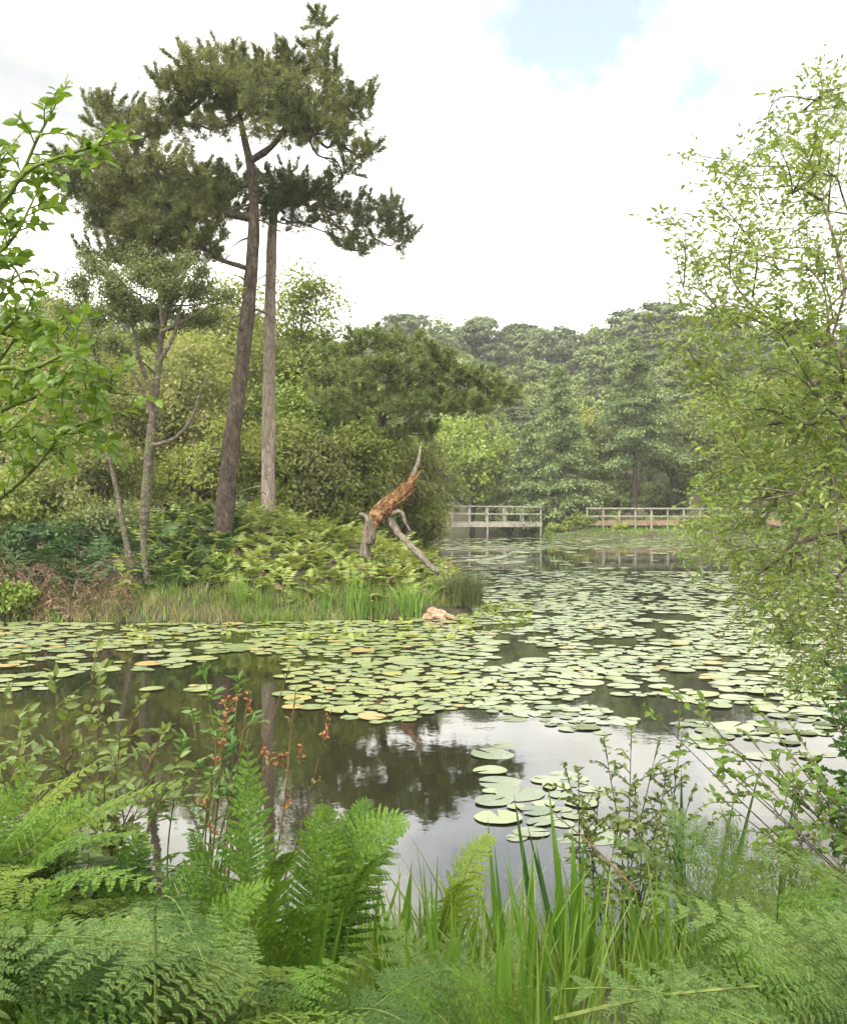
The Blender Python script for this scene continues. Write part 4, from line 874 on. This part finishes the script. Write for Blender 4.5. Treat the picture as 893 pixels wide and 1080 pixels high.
# left: alder reaching in
R = np.random.default_rng(81); s = Spray(R); bx, by = -2.5, 3.1
t = thing('alder_tree', 'tree with large glossy bright green leaves reaching in from the left edge', 'tree', (bx, by, H(bx, by)))
tube(s.B, smoothline([(bx, by, H(bx, by)-.1), (bx+.05, by, 1.2), (bx-.05, by+.05, 2.6), (bx, by, 4.0)], 20), np.linspace(.07, .03, 20), 10, rough=.05)
def Q(px, py, D): return P(px, py, D)
for pts, ntw, tl in [([(bx, by, 1.6), Q(-60, 555, 3.1), Q(0, 525, 3.0), Q(40, 490, 2.95), Q(68, 456, 2.9), Q(110, 440, 2.85)], 12, .17), ([(bx, by, 1.9), Q(-50, 450, 3), Q(20, 425, 3), Q(70, 410, 3), Q(128, 415, 2.95)], 13, .16),
  ([(bx, by, 2.1), Q(-60, 420, 3.3), Q(-10, 390, 3.3), Q(25, 345, 3.2)], 10, .15), ([(bx, by, 2.2), Q(-60, 380, 3), Q(0, 350, 3), Q(30, 330, 3), Q(60, 345, 3)], 10, .15),
  ([(bx, by, 2.4), Q(-70, 330, 3), Q(-20, 285, 3), Q(15, 250, 3), Q(35, 212, 3)], 10, .14), ([(bx, by, 2.6), Q(-60, 290, 3.1), Q(-10, 235, 3.1), Q(20, 190, 3.1), Q(38, 150, 3.1), Q(58, 112, 3.1)], 8, .12),
  ([(bx, by, 2.6), Q(-60, 260, 3), Q(0, 215, 3), Q(30, 180, 3), Q(80, 160, 3), Q(112, 152, 3)], 9, .11), ([(bx, by, 2.3), Q(-50, 350, 3.2), Q(-20, 300, 3.2), Q(10, 280, 3.2), Q(25, 300, 3.2)], 8, .13),
  ([(bx, by, 1.8), Q(-60, 490, 3.3), Q(0, 465, 3.3), Q(50, 460, 3.3), Q(90, 470, 3.3)], 10, .15), ([(bx, by, 2.5), Q(-60, 250, 3.3), Q(-20, 200, 3.3), Q(5, 165, 3.3)], 8, .12), ([(bx, by, 2.0), Q(-40, 400, 2.9), Q(30, 390, 2.85), Q(80, 370, 2.8), Q(95, 395, 2.8)], 10, .14), ([(bx, by, 1.5), Q(-60, 520, 2.8), Q(-20, 480, 2.8), Q(20, 445, 2.8)], 6, .14)]:
    s.branch(pts, .010, .003, int(ntw*1.4), tl, 8, .050, start=.42, spread=.7, up=.5, sub=0)
s.finish(t, M_alder, M_grtw, .52)
# right: willow
R = np.random.default_rng(83); s = Spray(R); bx, by = 4.45, 7.0; h0 = H(bx, by)
t = thing('willow_tree', 'airy willow of small yellow-green leaves over the water on the right', 'tree', (bx, by, h0))
trunks = [smoothline([(bx, by, h0-.1), (bx-.2, by, 1.2), (bx-.3, by-.1, 2.6), (bx-.5, by, 4.6)], 24), smoothline([(bx, by, h0-.1), (bx-.5, by-.2, .9), (bx-.9, by-.6, 1.6), (bx-1.2, by-.9, 2.4)], 24), smoothline([(bx+.1, by, h0-.1), (bx+.1, by+.5, 1.4), (bx-.2, by+1.0, 3.0), (bx-.6, by+1.2, 4.6)], 24)]
for tr, r in zip(trunks, (.11, .08, .08)): tube(s.B, tr, np.linspace(r, r*.35, 24), 9, rough=.05)
allT = np.vstack([tr[5:] for tr in trunks])
edge_y = [85, 130, 180, 235, 290, 330, 380, 430, 480, 530, 580, 620, 660, 700, 760]
edge_x = [862, 800, 752, 735, 700, 712, 705, 722, 735, 712, 722, 745, 775, 800, 850]
tg = []
for py in np.arange(95, 735, 12.5):
    lo = np.interp(py, edge_y, edge_x)
    span = 905-lo; nper = max(2, int(span/(40 if py > 320 else 42)))
    for q in range(nper):
        px = lo+span*((q+R.uniform(.05, .95))/nper)**(.85 if py > 430 else 1)
        tg.append((px, py+R.uniform(-9, 9), R.uniform(5.0, 8.2)))
tg += [(738, 165, 6), (697, 242, 6), (748, 172, 6.2), (712, 262, 6.3)]
cs = [P(*q) for q in tg]; att = attach(cs, allT, pen=.5, up=.3)
for (px, py, D), e, (a, par, cnt) in zip(tg, cs, att):
    ln = np.linalg.norm(e-a); r0 = .0042*(cnt+.3)**.5
    m1 = (a+e)/2+np.array([0, 0, .03*ln])+R.normal(0, .10, 3)*ln
    s.branch([a, m1, e], r0, max(r0*.5, .0022), 8 if py > 320 else 6, .25, 7 if py > 320 else 6, .049, start=.12, droop=.05, sub=2, n=12, tr=.0018)
for a in [[(960, 400), (893, 375), (850, 352), (800, 340)], [(950, 480), (870, 530), (830, 580), (800, 605)], [(950, 430), (880, 400), (840, 440), (780, 450)], [(940, 560), (880, 560), (830, 600), (805, 650)]]:
    l = [P(*q, 6.2) for q in a]; l[0] = allT[np.argmin(np.abs(allT[:, 2]-l[0][2]))]
    s.branch(l, .03, .008, 10, .3, 9, .05, start=.4, droop=.1, sub=1)
s.finish(t, M_willow, M_gbark, .44)

# foreground bushes
def bush(name, label, cat, base, tips, mleaf, mbark, R, L, wr, ntw=6, tl=.1, nleaf=7, r0=.004, start=.35, up=.5, extra=None):
    b = np.array([base[0], base[1], max(H(base[0], base[1]), -.1)]); t = thing(name, label, cat, tuple(b)); s = Spray(R)
    for (px, py, D) in tips:
        e = P(px, py, D); m = b*.45+e*.55+R.normal(0, .04, 3); m[2] = b[2]*.5+e[2]*.5+.05
        s.branch([b+R.normal(0, .02, 3)*[1, 1, 0], m, e], r0, .0015, ntw, tl, nleaf, L, start=start, up=up)
    s.finish(t, mleaf, mbark, wr); return t, s
R = np.random.default_rng(85)
bush('sallow_bush', 'grey-green oval-leaved sallow shrub on the near left bank against the dark water', 'shrub', (-1.15, 3.3), [(60, 735, 3.2), (105, 745, 3.2), (100, 700, 3.3), (140, 760, 3.1), (20, 790, 3.3), (165, 790, 3.0), (125, 800, 3.0), (75, 800, 3.2), (40, 840, 3.1), (180, 820, 2.9), (150, 840, 3.0), (110, 850, 3.0), (15, 745, 3.4)], M_sallow, M_redtw, R, .05, .46, ntw=12, tl=.11, nleaf=7)
bush('bog_myrtle', 'upright narrow-leaved shrub stem left of the tall upright fern', 'shrub', (-.72, 3.1), [(218, 722, 3.0), (250, 735, 3.0), (205, 765, 3.0), (235, 780, 3.0), (262, 770, 2.95), (190, 800, 3.0), (222, 830, 2.9)], M_myrtle, M_grtw, R, .042, .32, ntw=8, tl=.08, nleaf=8, up=.3)
t, s = bush('bog_myrtle', 'shrub carrying rust-orange dried catkins and red twigs before the dark water', 'shrub', (-.62, 2.95), [(240, 750, 2.9), (228, 790, 2.9), (310, 745, 2.9), (345, 765, 2.9), (285, 800, 2.9), (300, 720, 2.95), (262, 735, 2.9)], M_shrub, M_redtw, R, .03, .4, ntw=3, tl=.06, nleaf=3)
g = Geo()
for (px, py) in [(240, 752), (236, 768), (232, 785), (228, 800), (248, 738), (318, 795), (290, 800), (282, 795), (346, 762), (342, 774), (305, 842), (215, 845), (225, 870), (300, 800), (262, 745), (238, 740)]:
    g = Geo(); c = P(px, py, 2.9); n = 16; leaves(g, c+R.normal(0, 1, (n, 3))*[.006, .006, .012], rdir(n, R), rdir(n, R), .016, .008); part('catkin', g, M_rust, t)
bush('birch_sapling', 'small-leaved bushy sapling on the near bank right of the centre iris blades', 'shrub', (.75, 3.9), [(640, 800, 3.7), (665, 790, 3.7), (690, 800, 3.7), (610, 830, 3.6), (700, 830, 3.7), (630, 850, 3.6), (670, 840, 3.6), (725, 850, 3.6), (650, 880, 3.5), (690, 880, 3.5), (740, 880, 3.6), (600, 825, 3.7), (715, 800, 3.7)], M_shrub, M_dbark, R, .028, .62, ntw=14, tl=.11, nleaf=9)
bush('birch_sapling', 'spindly sapling with broad fresh green leaves leaning over bright water at the right', 'shrub', (1.75, 3.2), [(700, 765, 3.3), (725, 745, 3.3), (760, 775, 3.3), (740, 790, 3.2), (800, 790, 3.2), (830, 820, 3.1), (790, 830, 3.1), (770, 850, 3.0), (850, 790, 3.2), (815, 770, 3.3)], M_alder, M_gbark, R, .034, .66, ntw=8, tl=.12, nleaf=7, start=.4)
bush('alder_bush', 'dark leafy bush at the right edge above the pale bracken', 'shrub', (1.9, 3.4), [(880, 760, 3.6), (893, 800, 3.6), (870, 830, 3.5), (890, 850, 3.4), (905, 740, 3.7), (860, 860, 3.3), (885, 720, 3.8), (900, 780, 3.6)], M_fernd, M_dbark, R, .045, .5, ntw=20, tl=.15, nleaf=9, start=.3)

# ------------------------------------------------------------------ iris leaves
def iris_plant(label, base, tips, mt, R, wd=.022, group='iris clumps on the near bank'):
    b = np.array([base[0], base[1], -.05]); t = thing('iris_plant', label, 'iris', tuple(b), group)
    for (px, py, D) in tips:
        g = Geo(); e = P(px, py, D); s = b+np.array([R.normal(0, .05), R.normal(0, .04), 0]); m = s*.5+e*.5+np.array([(s[0]-e[0])*.18, 0, .05]); n = 12
        l = smoothline([s, m, e], n); u = np.linspace(0, 1, n)[:, None]; f = R.uniform(-.6, .6); sd = np.array([math.cos(f), math.sin(f), 0]); w = wd*R.uniform(.75, 1.25)*(1-u**3)*(.75+.25*np.sin(u*pi))+.0004
        T = nrm(np.gradient(l, axis=0)); nr = nrm(np.cross(T, sd))
        v = np.stack([l-sd*w, l+nr*w*.28, l+sd*w], 1).reshape(-1, 3); i = np.arange(n-1)*3
        g.add(v, np.concatenate([np.stack([i, i+1, i+4, i+3], 1), np.stack([i+1, i+2, i+5, i+4], 1)]))
        part('leaf', g, mt, t, smooth=True)
R = np.random.default_rng(91)
rt = lambda px0, px1, y0, y1, n, D: [(R.uniform(px0, px1), R.uniform(y0, y1), D+R.uniform(-.15, .15)) for _ in range(n)]
iris_plant('tallest bright iris clump with pointed blades in the centre of the near bank', (.48, 3.35), [(578, 826, 3.4), (603, 872, 3.35), (590, 900, 3.3), (616, 880, 3.3), (630, 915, 3.3), (598, 940, 3.2), (640, 900, 3.3), (585, 935, 3.2), (612, 930, 3.2)], M_iris, R, .021)
iris_plant('dark narrow iris blades leaning left beside the tallest clump', (.42, 3.5), [(542, 838, 3.5), (556, 870, 3.5), (565, 890, 3.5), (550, 900, 3.5)], M_irisd, R, .014)
iris_plant('pair of iris blades leaning left between fern fronds and the central clump', (.33, 3.45), [(514, 862, 3.5), (521, 890, 3.5), (500, 930, 3.4), (535, 930, 3.4)], M_iris, R, .016)
iris_plant('lone dark iris blade upright before the small-leaved sapling', (.88, 3.6), [(718, 812, 3.6), (711, 850, 3.6), (700, 880, 3.6)], M_irisd, R, .016)
iris_plant('wide iris blade slanting right over the bright water', (.86, 3.1), [(803, 800, 3.3), (776, 830, 3.3), (768, 860, 3.3)], M_irisd, R, .018)
iris_plant('dark iris blade near the right edge above the pale bracken', (1.12, 3.2), [(838, 830, 3.3), (826, 862, 3.3)], M_irisd, R, .016)
iris_plant('low thick patch of iris blades left of the centre', (-.15, 3.5), rt(345, 440, 905, 990, 14, 3.4), M_iris, R, .015)
iris_plant('low patch of iris blades just left of the white water gap', (.02, 3.6), rt(430, 500, 900, 985, 14, 3.5), M_iris, R, .014)
iris_plant('low patch of iris blades right of the white water gap', (.2, 3.4), rt(490, 560, 930, 1000, 10, 3.3), M_iris, R, .014)
iris_plant('short iris patch beneath the pale bracken right of centre', (.75, 3.3), rt(650, 740, 905, 985, 14, 3.3), M_iris, R, .014)
iris_plant('short iris patch low at the left among the ferns', (-.55, 3.0), rt(215, 320, 920, 1010, 14, 2.9), M_iris, R, .018)
iris_plant('small iris patch at the bottom left in front of dark ferns', (-.6, 2.5), rt(170, 240, 960, 1040, 8, 2.4), M_iris, R, .02)
iris_plant('loose iris clump between the low patches in the middle of the bank', (-.05, 3.0), rt(380, 520, 900, 1000, 16, 2.95), M_iris, R, .014)
iris_plant('broad-leaved iris clump at the bottom of the picture left of centre', (-.3, 2.6), rt(300, 400, 900, 1010, 12, 2.55), M_iris, R, .016)
iris_plant('fresh iris clump in front of the tallest clump', (.32, 2.9), rt(520, 640, 900, 1010, 14, 2.85), M_iris, R, .015)
iris_plant('dense fresh iris clump at the bottom centre of the picture', (.05, 2.5), rt(400, 520, 900, 1020, 16, 2.45), M_iris, R, .013)
iris_plant('light green iris clump at the bottom right of centre', (.22, 2.2), rt(520, 600, 930, 1030, 12, 2.2), M_iris, R, .013)
g = Geo()
for k in range(620):
    x = R.uniform(-1.8, 2.3); y = R.uniform(2.6, 4.4); blades(g, x, y, max(H(x, y), -.05), 6, R.uniform(.25, .6), .10, .010, R, .25, 5)
solo('grass', g, M_grass, 'thin grass along the edge of the near bank among the iris', 'grass', kind='stuff')

# ------------------------------------------------------------------ foreground ferns
def put_frond(g, gs, mt, t):
    o = part('frond', g, mt, t); link('stalk', gs.mesh('stalk', t.location, [M_grtw], True), (0, 0, 0), o); return o
def fern(name, label, base, fr, mt, R, kind='lance', W=.13, npin=24, det=1, group='ferns on the near bank', s0=.3):
    z = max(H(base[0], base[1]), 0)-.02; b = np.array([base[0], base[1], z]); t = thing(name, label, 'fern', tuple(b), group)
    for (tip, arch, nh, *o) in fr:
        g = Geo(); gs = Geo(); frond(g, b+R.normal(0, .015, 3)*[1, 1, 0], P(*tip), arch, W*(o[0] if o else 1)*R.uniform(.9, 1.1), R, kind, npin, s0, nh, det, droop=.18, sg_=gs)
        put_frond(g, gs, mt, t)
R = np.random.default_rng(95); cf = (0, -1, .25); upn = (0, -.2, 1)
fern('fern', 'bright green fern with one upright frond against the dark water', (-.42, 2.55), [((261, 782, 2.6), .02, cf, 1.0), ((300, 900, 2.4), .35, upn), ((200, 880, 2.5), .3, upn), ((330, 960, 2.2), .4, upn)], M_fern, R, W=.115, npin=28)
fern('fern', 'arching fern with two curled-over fronds right of the upright fern', (-.3, 2.75), [((432, 872, 2.7), .55, (0, -.7, .7), 1.0), ((388, 842, 2.8), .25, (-.3, -.9, .3), 1.05), ((345, 850, 2.7), .3, (-.2, -.8, .5)), ((420, 905, 2.5), .45, upn)], M_fern, R, W=.11, npin=28)
fern('fern', 'yellow-green frond edge arching low over the irises at the centre', (.05, 3.0), [((522, 884, 3.0), .5, upn, .8), ((505, 935, 2.7), .5, upn, .9)], M_ferny, R, W=.10, npin=24)
fern('fern', 'yellow-green fern whose edge-on frond runs across before the sallow shrub', (-1.35, 2.5), [((216, 820, 2.4), .30, (0, -.35, 1), .7), ((110, 800, 2.6), .25, (0, -.3, 1), .8)], M_ferny, R, W=.11, npin=30)
fern('fern', 'yellowish fern whose frond enters at the left edge above the others', (-1.75, 2.7), [((112, 706, 2.7), .10, (0, -.3, 1), .5), ((60, 790, 2.6), .3, upn, .9), ((88, 822, 2.6), .3, upn)], M_ferny, R, W=.10, npin=28)
fern('fern', 'deep green fern with broad fronds at the left edge', (-1.2, 2.2), [((60, 850, 2.2), .35, upn), ((130, 880, 2.1), .4, upn), ((10, 870, 2.1), .3, upn), ((180, 940, 1.9), .45, upn)], M_fern, R, W=.10)
fern('fern', 'deep green fern with fronds sweeping to the right below the sallow shrub', (-.95, 2.35), [((205, 975, 2.1), .5, upn, 1.1), ((165, 900, 2.2), .4, upn, 1.1), ((100, 930, 2.0), .4, upn), ((60, 905, 2.2), .4, upn)], M_fernd, R, W=.10)
fern('bracken_fern', 'pale soft bracken spreading flat at the upper right of the near bank', (.85, 2.5), [((640, 885, 2.5), .4, upn), ((760, 858, 2.5), .4, upn, 1.1), ((700, 850, 2.7), .35, (0, -.5, 1)), ((830, 890, 2.2), .4, upn), ((680, 960, 2.1), .5, upn)], M_fernp, R, 'brack', W=.21, npin=13, det=2)
fern('bracken_fern', 'large pale bracken frond lying across the bottom right corner', (1.05, 1.6), [((575, 1045, 1.65), .40, upn, 1.1), ((690, 960, 1.9), .45, upn, 1.1), ((840, 965, 1.8), .4, upn)], M_fernp, R, 'brack', W=.27, npin=14, det=2)
fern('bracken_fern', 'pale bracken at the right edge below the dark leafy bush', (1.3, 2.2), [((780, 905, 2.1), .4, upn), ((893, 875, 2.2), .35, upn), ((850, 985, 1.8), .4, upn)], M_fernp, R, 'brack', W=.24, npin=13, det=2)
fern('bracken_fern', 'yellower bracken frond jutting in at the right edge, higher than the others', (1.5, 2.7), [((815, 862, 2.7), .35, upn), ((870, 838, 2.7), .3, upn)], M_fern, R, 'brack', W=.20, npin=12, det=2)
fern('bracken_fern', 'pale bracken in the centre bottom hiding the iris feet', (.1, 2.3), [((400, 955, 2.5), .25, upn), ((475, 985, 2.4), .25, upn), ((550, 985, 2.3), .3, upn), ((360, 1010, 2.1), .3, upn), ((560, 1040, 2.0), .3, upn)], M_fernp, R, 'brack', W=.17, npin=13, det=2)
fern('bracken_fern', 'mid-green bracken at the bottom edge just left of the pale corner frond', (.25, 1.75), [((470, 1020, 1.75), .4, upn), ((530, 1060, 1.6), .4, upn), ((400, 1040, 1.7), .4, upn)], M_fern, R, 'brack', W=.17, npin=13, det=2)
fern('fern', 'bright fern with steep fronds near the left edge, before the sallow shrub', (-1.25, 2.35), [((40, 800, 2.35), .12, (.2, -1, .4)), ((110, 835, 2.3), .25, (.3, -.9, .5)), ((-10, 830, 2.2), .2, upn), ((160, 880, 2.1), .35, upn)], M_fern, R, W=.10, npin=28)
fern('fern', 'bright green fern with leaning fronds below the red-catkin shrub', (-.7, 2.15), [((150, 870, 2.2), .2, (.3, -1, .4)), ((215, 900, 2.1), .2, (0, -1, .5)), ((290, 930, 2.05), .3, (-.2, -.8, .7)), ((250, 985, 1.9), .35, upn)], M_fern, R, W=.095, npin=28)
fern('fern', 'fresh green fern rising in the bottom left corner', (-.85, 1.75), [((60, 930, 1.8), .2, (.2, -1, .5)), ((130, 965, 1.75), .25, (0, -.9, .6)), ((10, 960, 1.75), .25, upn), ((200, 1000, 1.7), .35, upn)], M_fern, R, W=.09, npin=28)
cls = [('near the bottom left corner', -1.15, -.75, 1.75, 2.2), ('at the left bottom below the yellow frond', -.8, -.4, 1.7, 2.1), ('at the bottom left of centre', -.45, -.1, 1.65, 2.0), ('behind the bottom left corner ferns', -1.5, -.9, 2.3, 2.8), ('in the shade at the bottom centre', -.1, .3, 2.0, 2.6), ('under the pale bracken at the right', .6, 1.2, 2.1, 2.7)]
env = ([-100, 0, 100, 200, 300, 440, 520, 600, 700, 800, 893, 1000], [850, 880, 905, 930, 975, 1020, 1035, 1010, 955, 935, 920, 900])
spots = []
for k in range(46):
    nm, xa, xb, ya, yb = cls[k % 6]; x = R.uniform(xa, xb); y = R.uniform(ya, yb); px0 = 446.5+x/y*F; off = R.uniform(5, 150)**1.0
    z0 = max(H(x, y), 0)-.02; hz_ = min(zz(np.interp(px0, *env)+off, y), 1.35)
    if hz_ < z0+.2: continue
    if 330 < px0 < 600 and R.random() < .55: continue
    br = k % 4 != 1; i = k % 5; shade = ['deep green', 'mid green', 'light green', 'fresh green', 'dark green'][i]
    mt = [M_fernd, M_fern, M_fernp, M_fernp if x > -.2 else M_ferny, M_fernd][i]
    t = thing('bracken_fern' if br else 'fern', f'{shade} {"finely divided bracken" if br else "feathery fern"} {nm}', 'fern', (x, y, z0), 'ferns on the near bank')
    g = Geo(); nd = np.array([x+R.normal(0, .05), y+R.normal(0, .04), hz_]); b0 = np.array([x, y, z0]); l = smoothline([b0, (b0+nd)/2+R.normal(0, .02, 3), nd], 10); tube(g, l, np.linspace(.005, .003, 10), 6); part('stalk', g, M_grtw, t)
    a0 = R.uniform(0, 6.28)
    for q in range(R.integers(3, 5)):
        aa = a0+q*2*pi/3.6+R.normal(0, .35); L = R.uniform(.30, .52); st = l[9-min(q, 3)] if q else nd
        g = Geo(); gs = Geo(); tp = st+np.array([math.cos(aa)*L, math.sin(aa)*L*.9, R.uniform(-.10, .06)])
        frond(g, st, tp, R.uniform(.10, .25), L*R.uniform(.36, .46) if br else L*.24, R, 'brack' if br else 'lance', 13 if br else 22, .04, (R.normal(0, .15), -.1+R.normal(0, .15), 1), 2 if br else 1, droop=.22, sg_=gs)
        fo = put_frond(g, gs, M_dead if (q == 2 and k % 9 == 4 and off > 60) else mt, t)
        if fo.data.materials[0] == M_dead: fo['label'] = 'browned dead frond'
# dead stalks
for i, (a, b, lab) in enumerate([((182, 1080, 1.9), (262, 985, 2.2), 'thin straw-coloured dead stalk slanting at the bottom left'), ((150, 1080, 1.8), (186, 1000, 2.0), 'thin bright green stalk beside the slanting straw one'), ((585, 1075, 1.7), (800, 1040, 1.6), 'long greenish bracken stalk lying across the bottom right corner'), ((672, 940, 2.6), (580, 855, 3.2), 'thin bare reddish twig right of the tallest iris blades')]):
    g = Geo(); A, B = P(*a), P(*b); tube(g, smoothline([A, (A+B)/2+[0, 0, .01], B], 12), np.linspace(.0035, .0015, 12)*(1 if i != 2 else 1.3), 6)
    solo('dead_stalk', g, [M_bleach, M_grtw, M_grtw, M_redtw][i], lab, 'stalk', tuple(A))
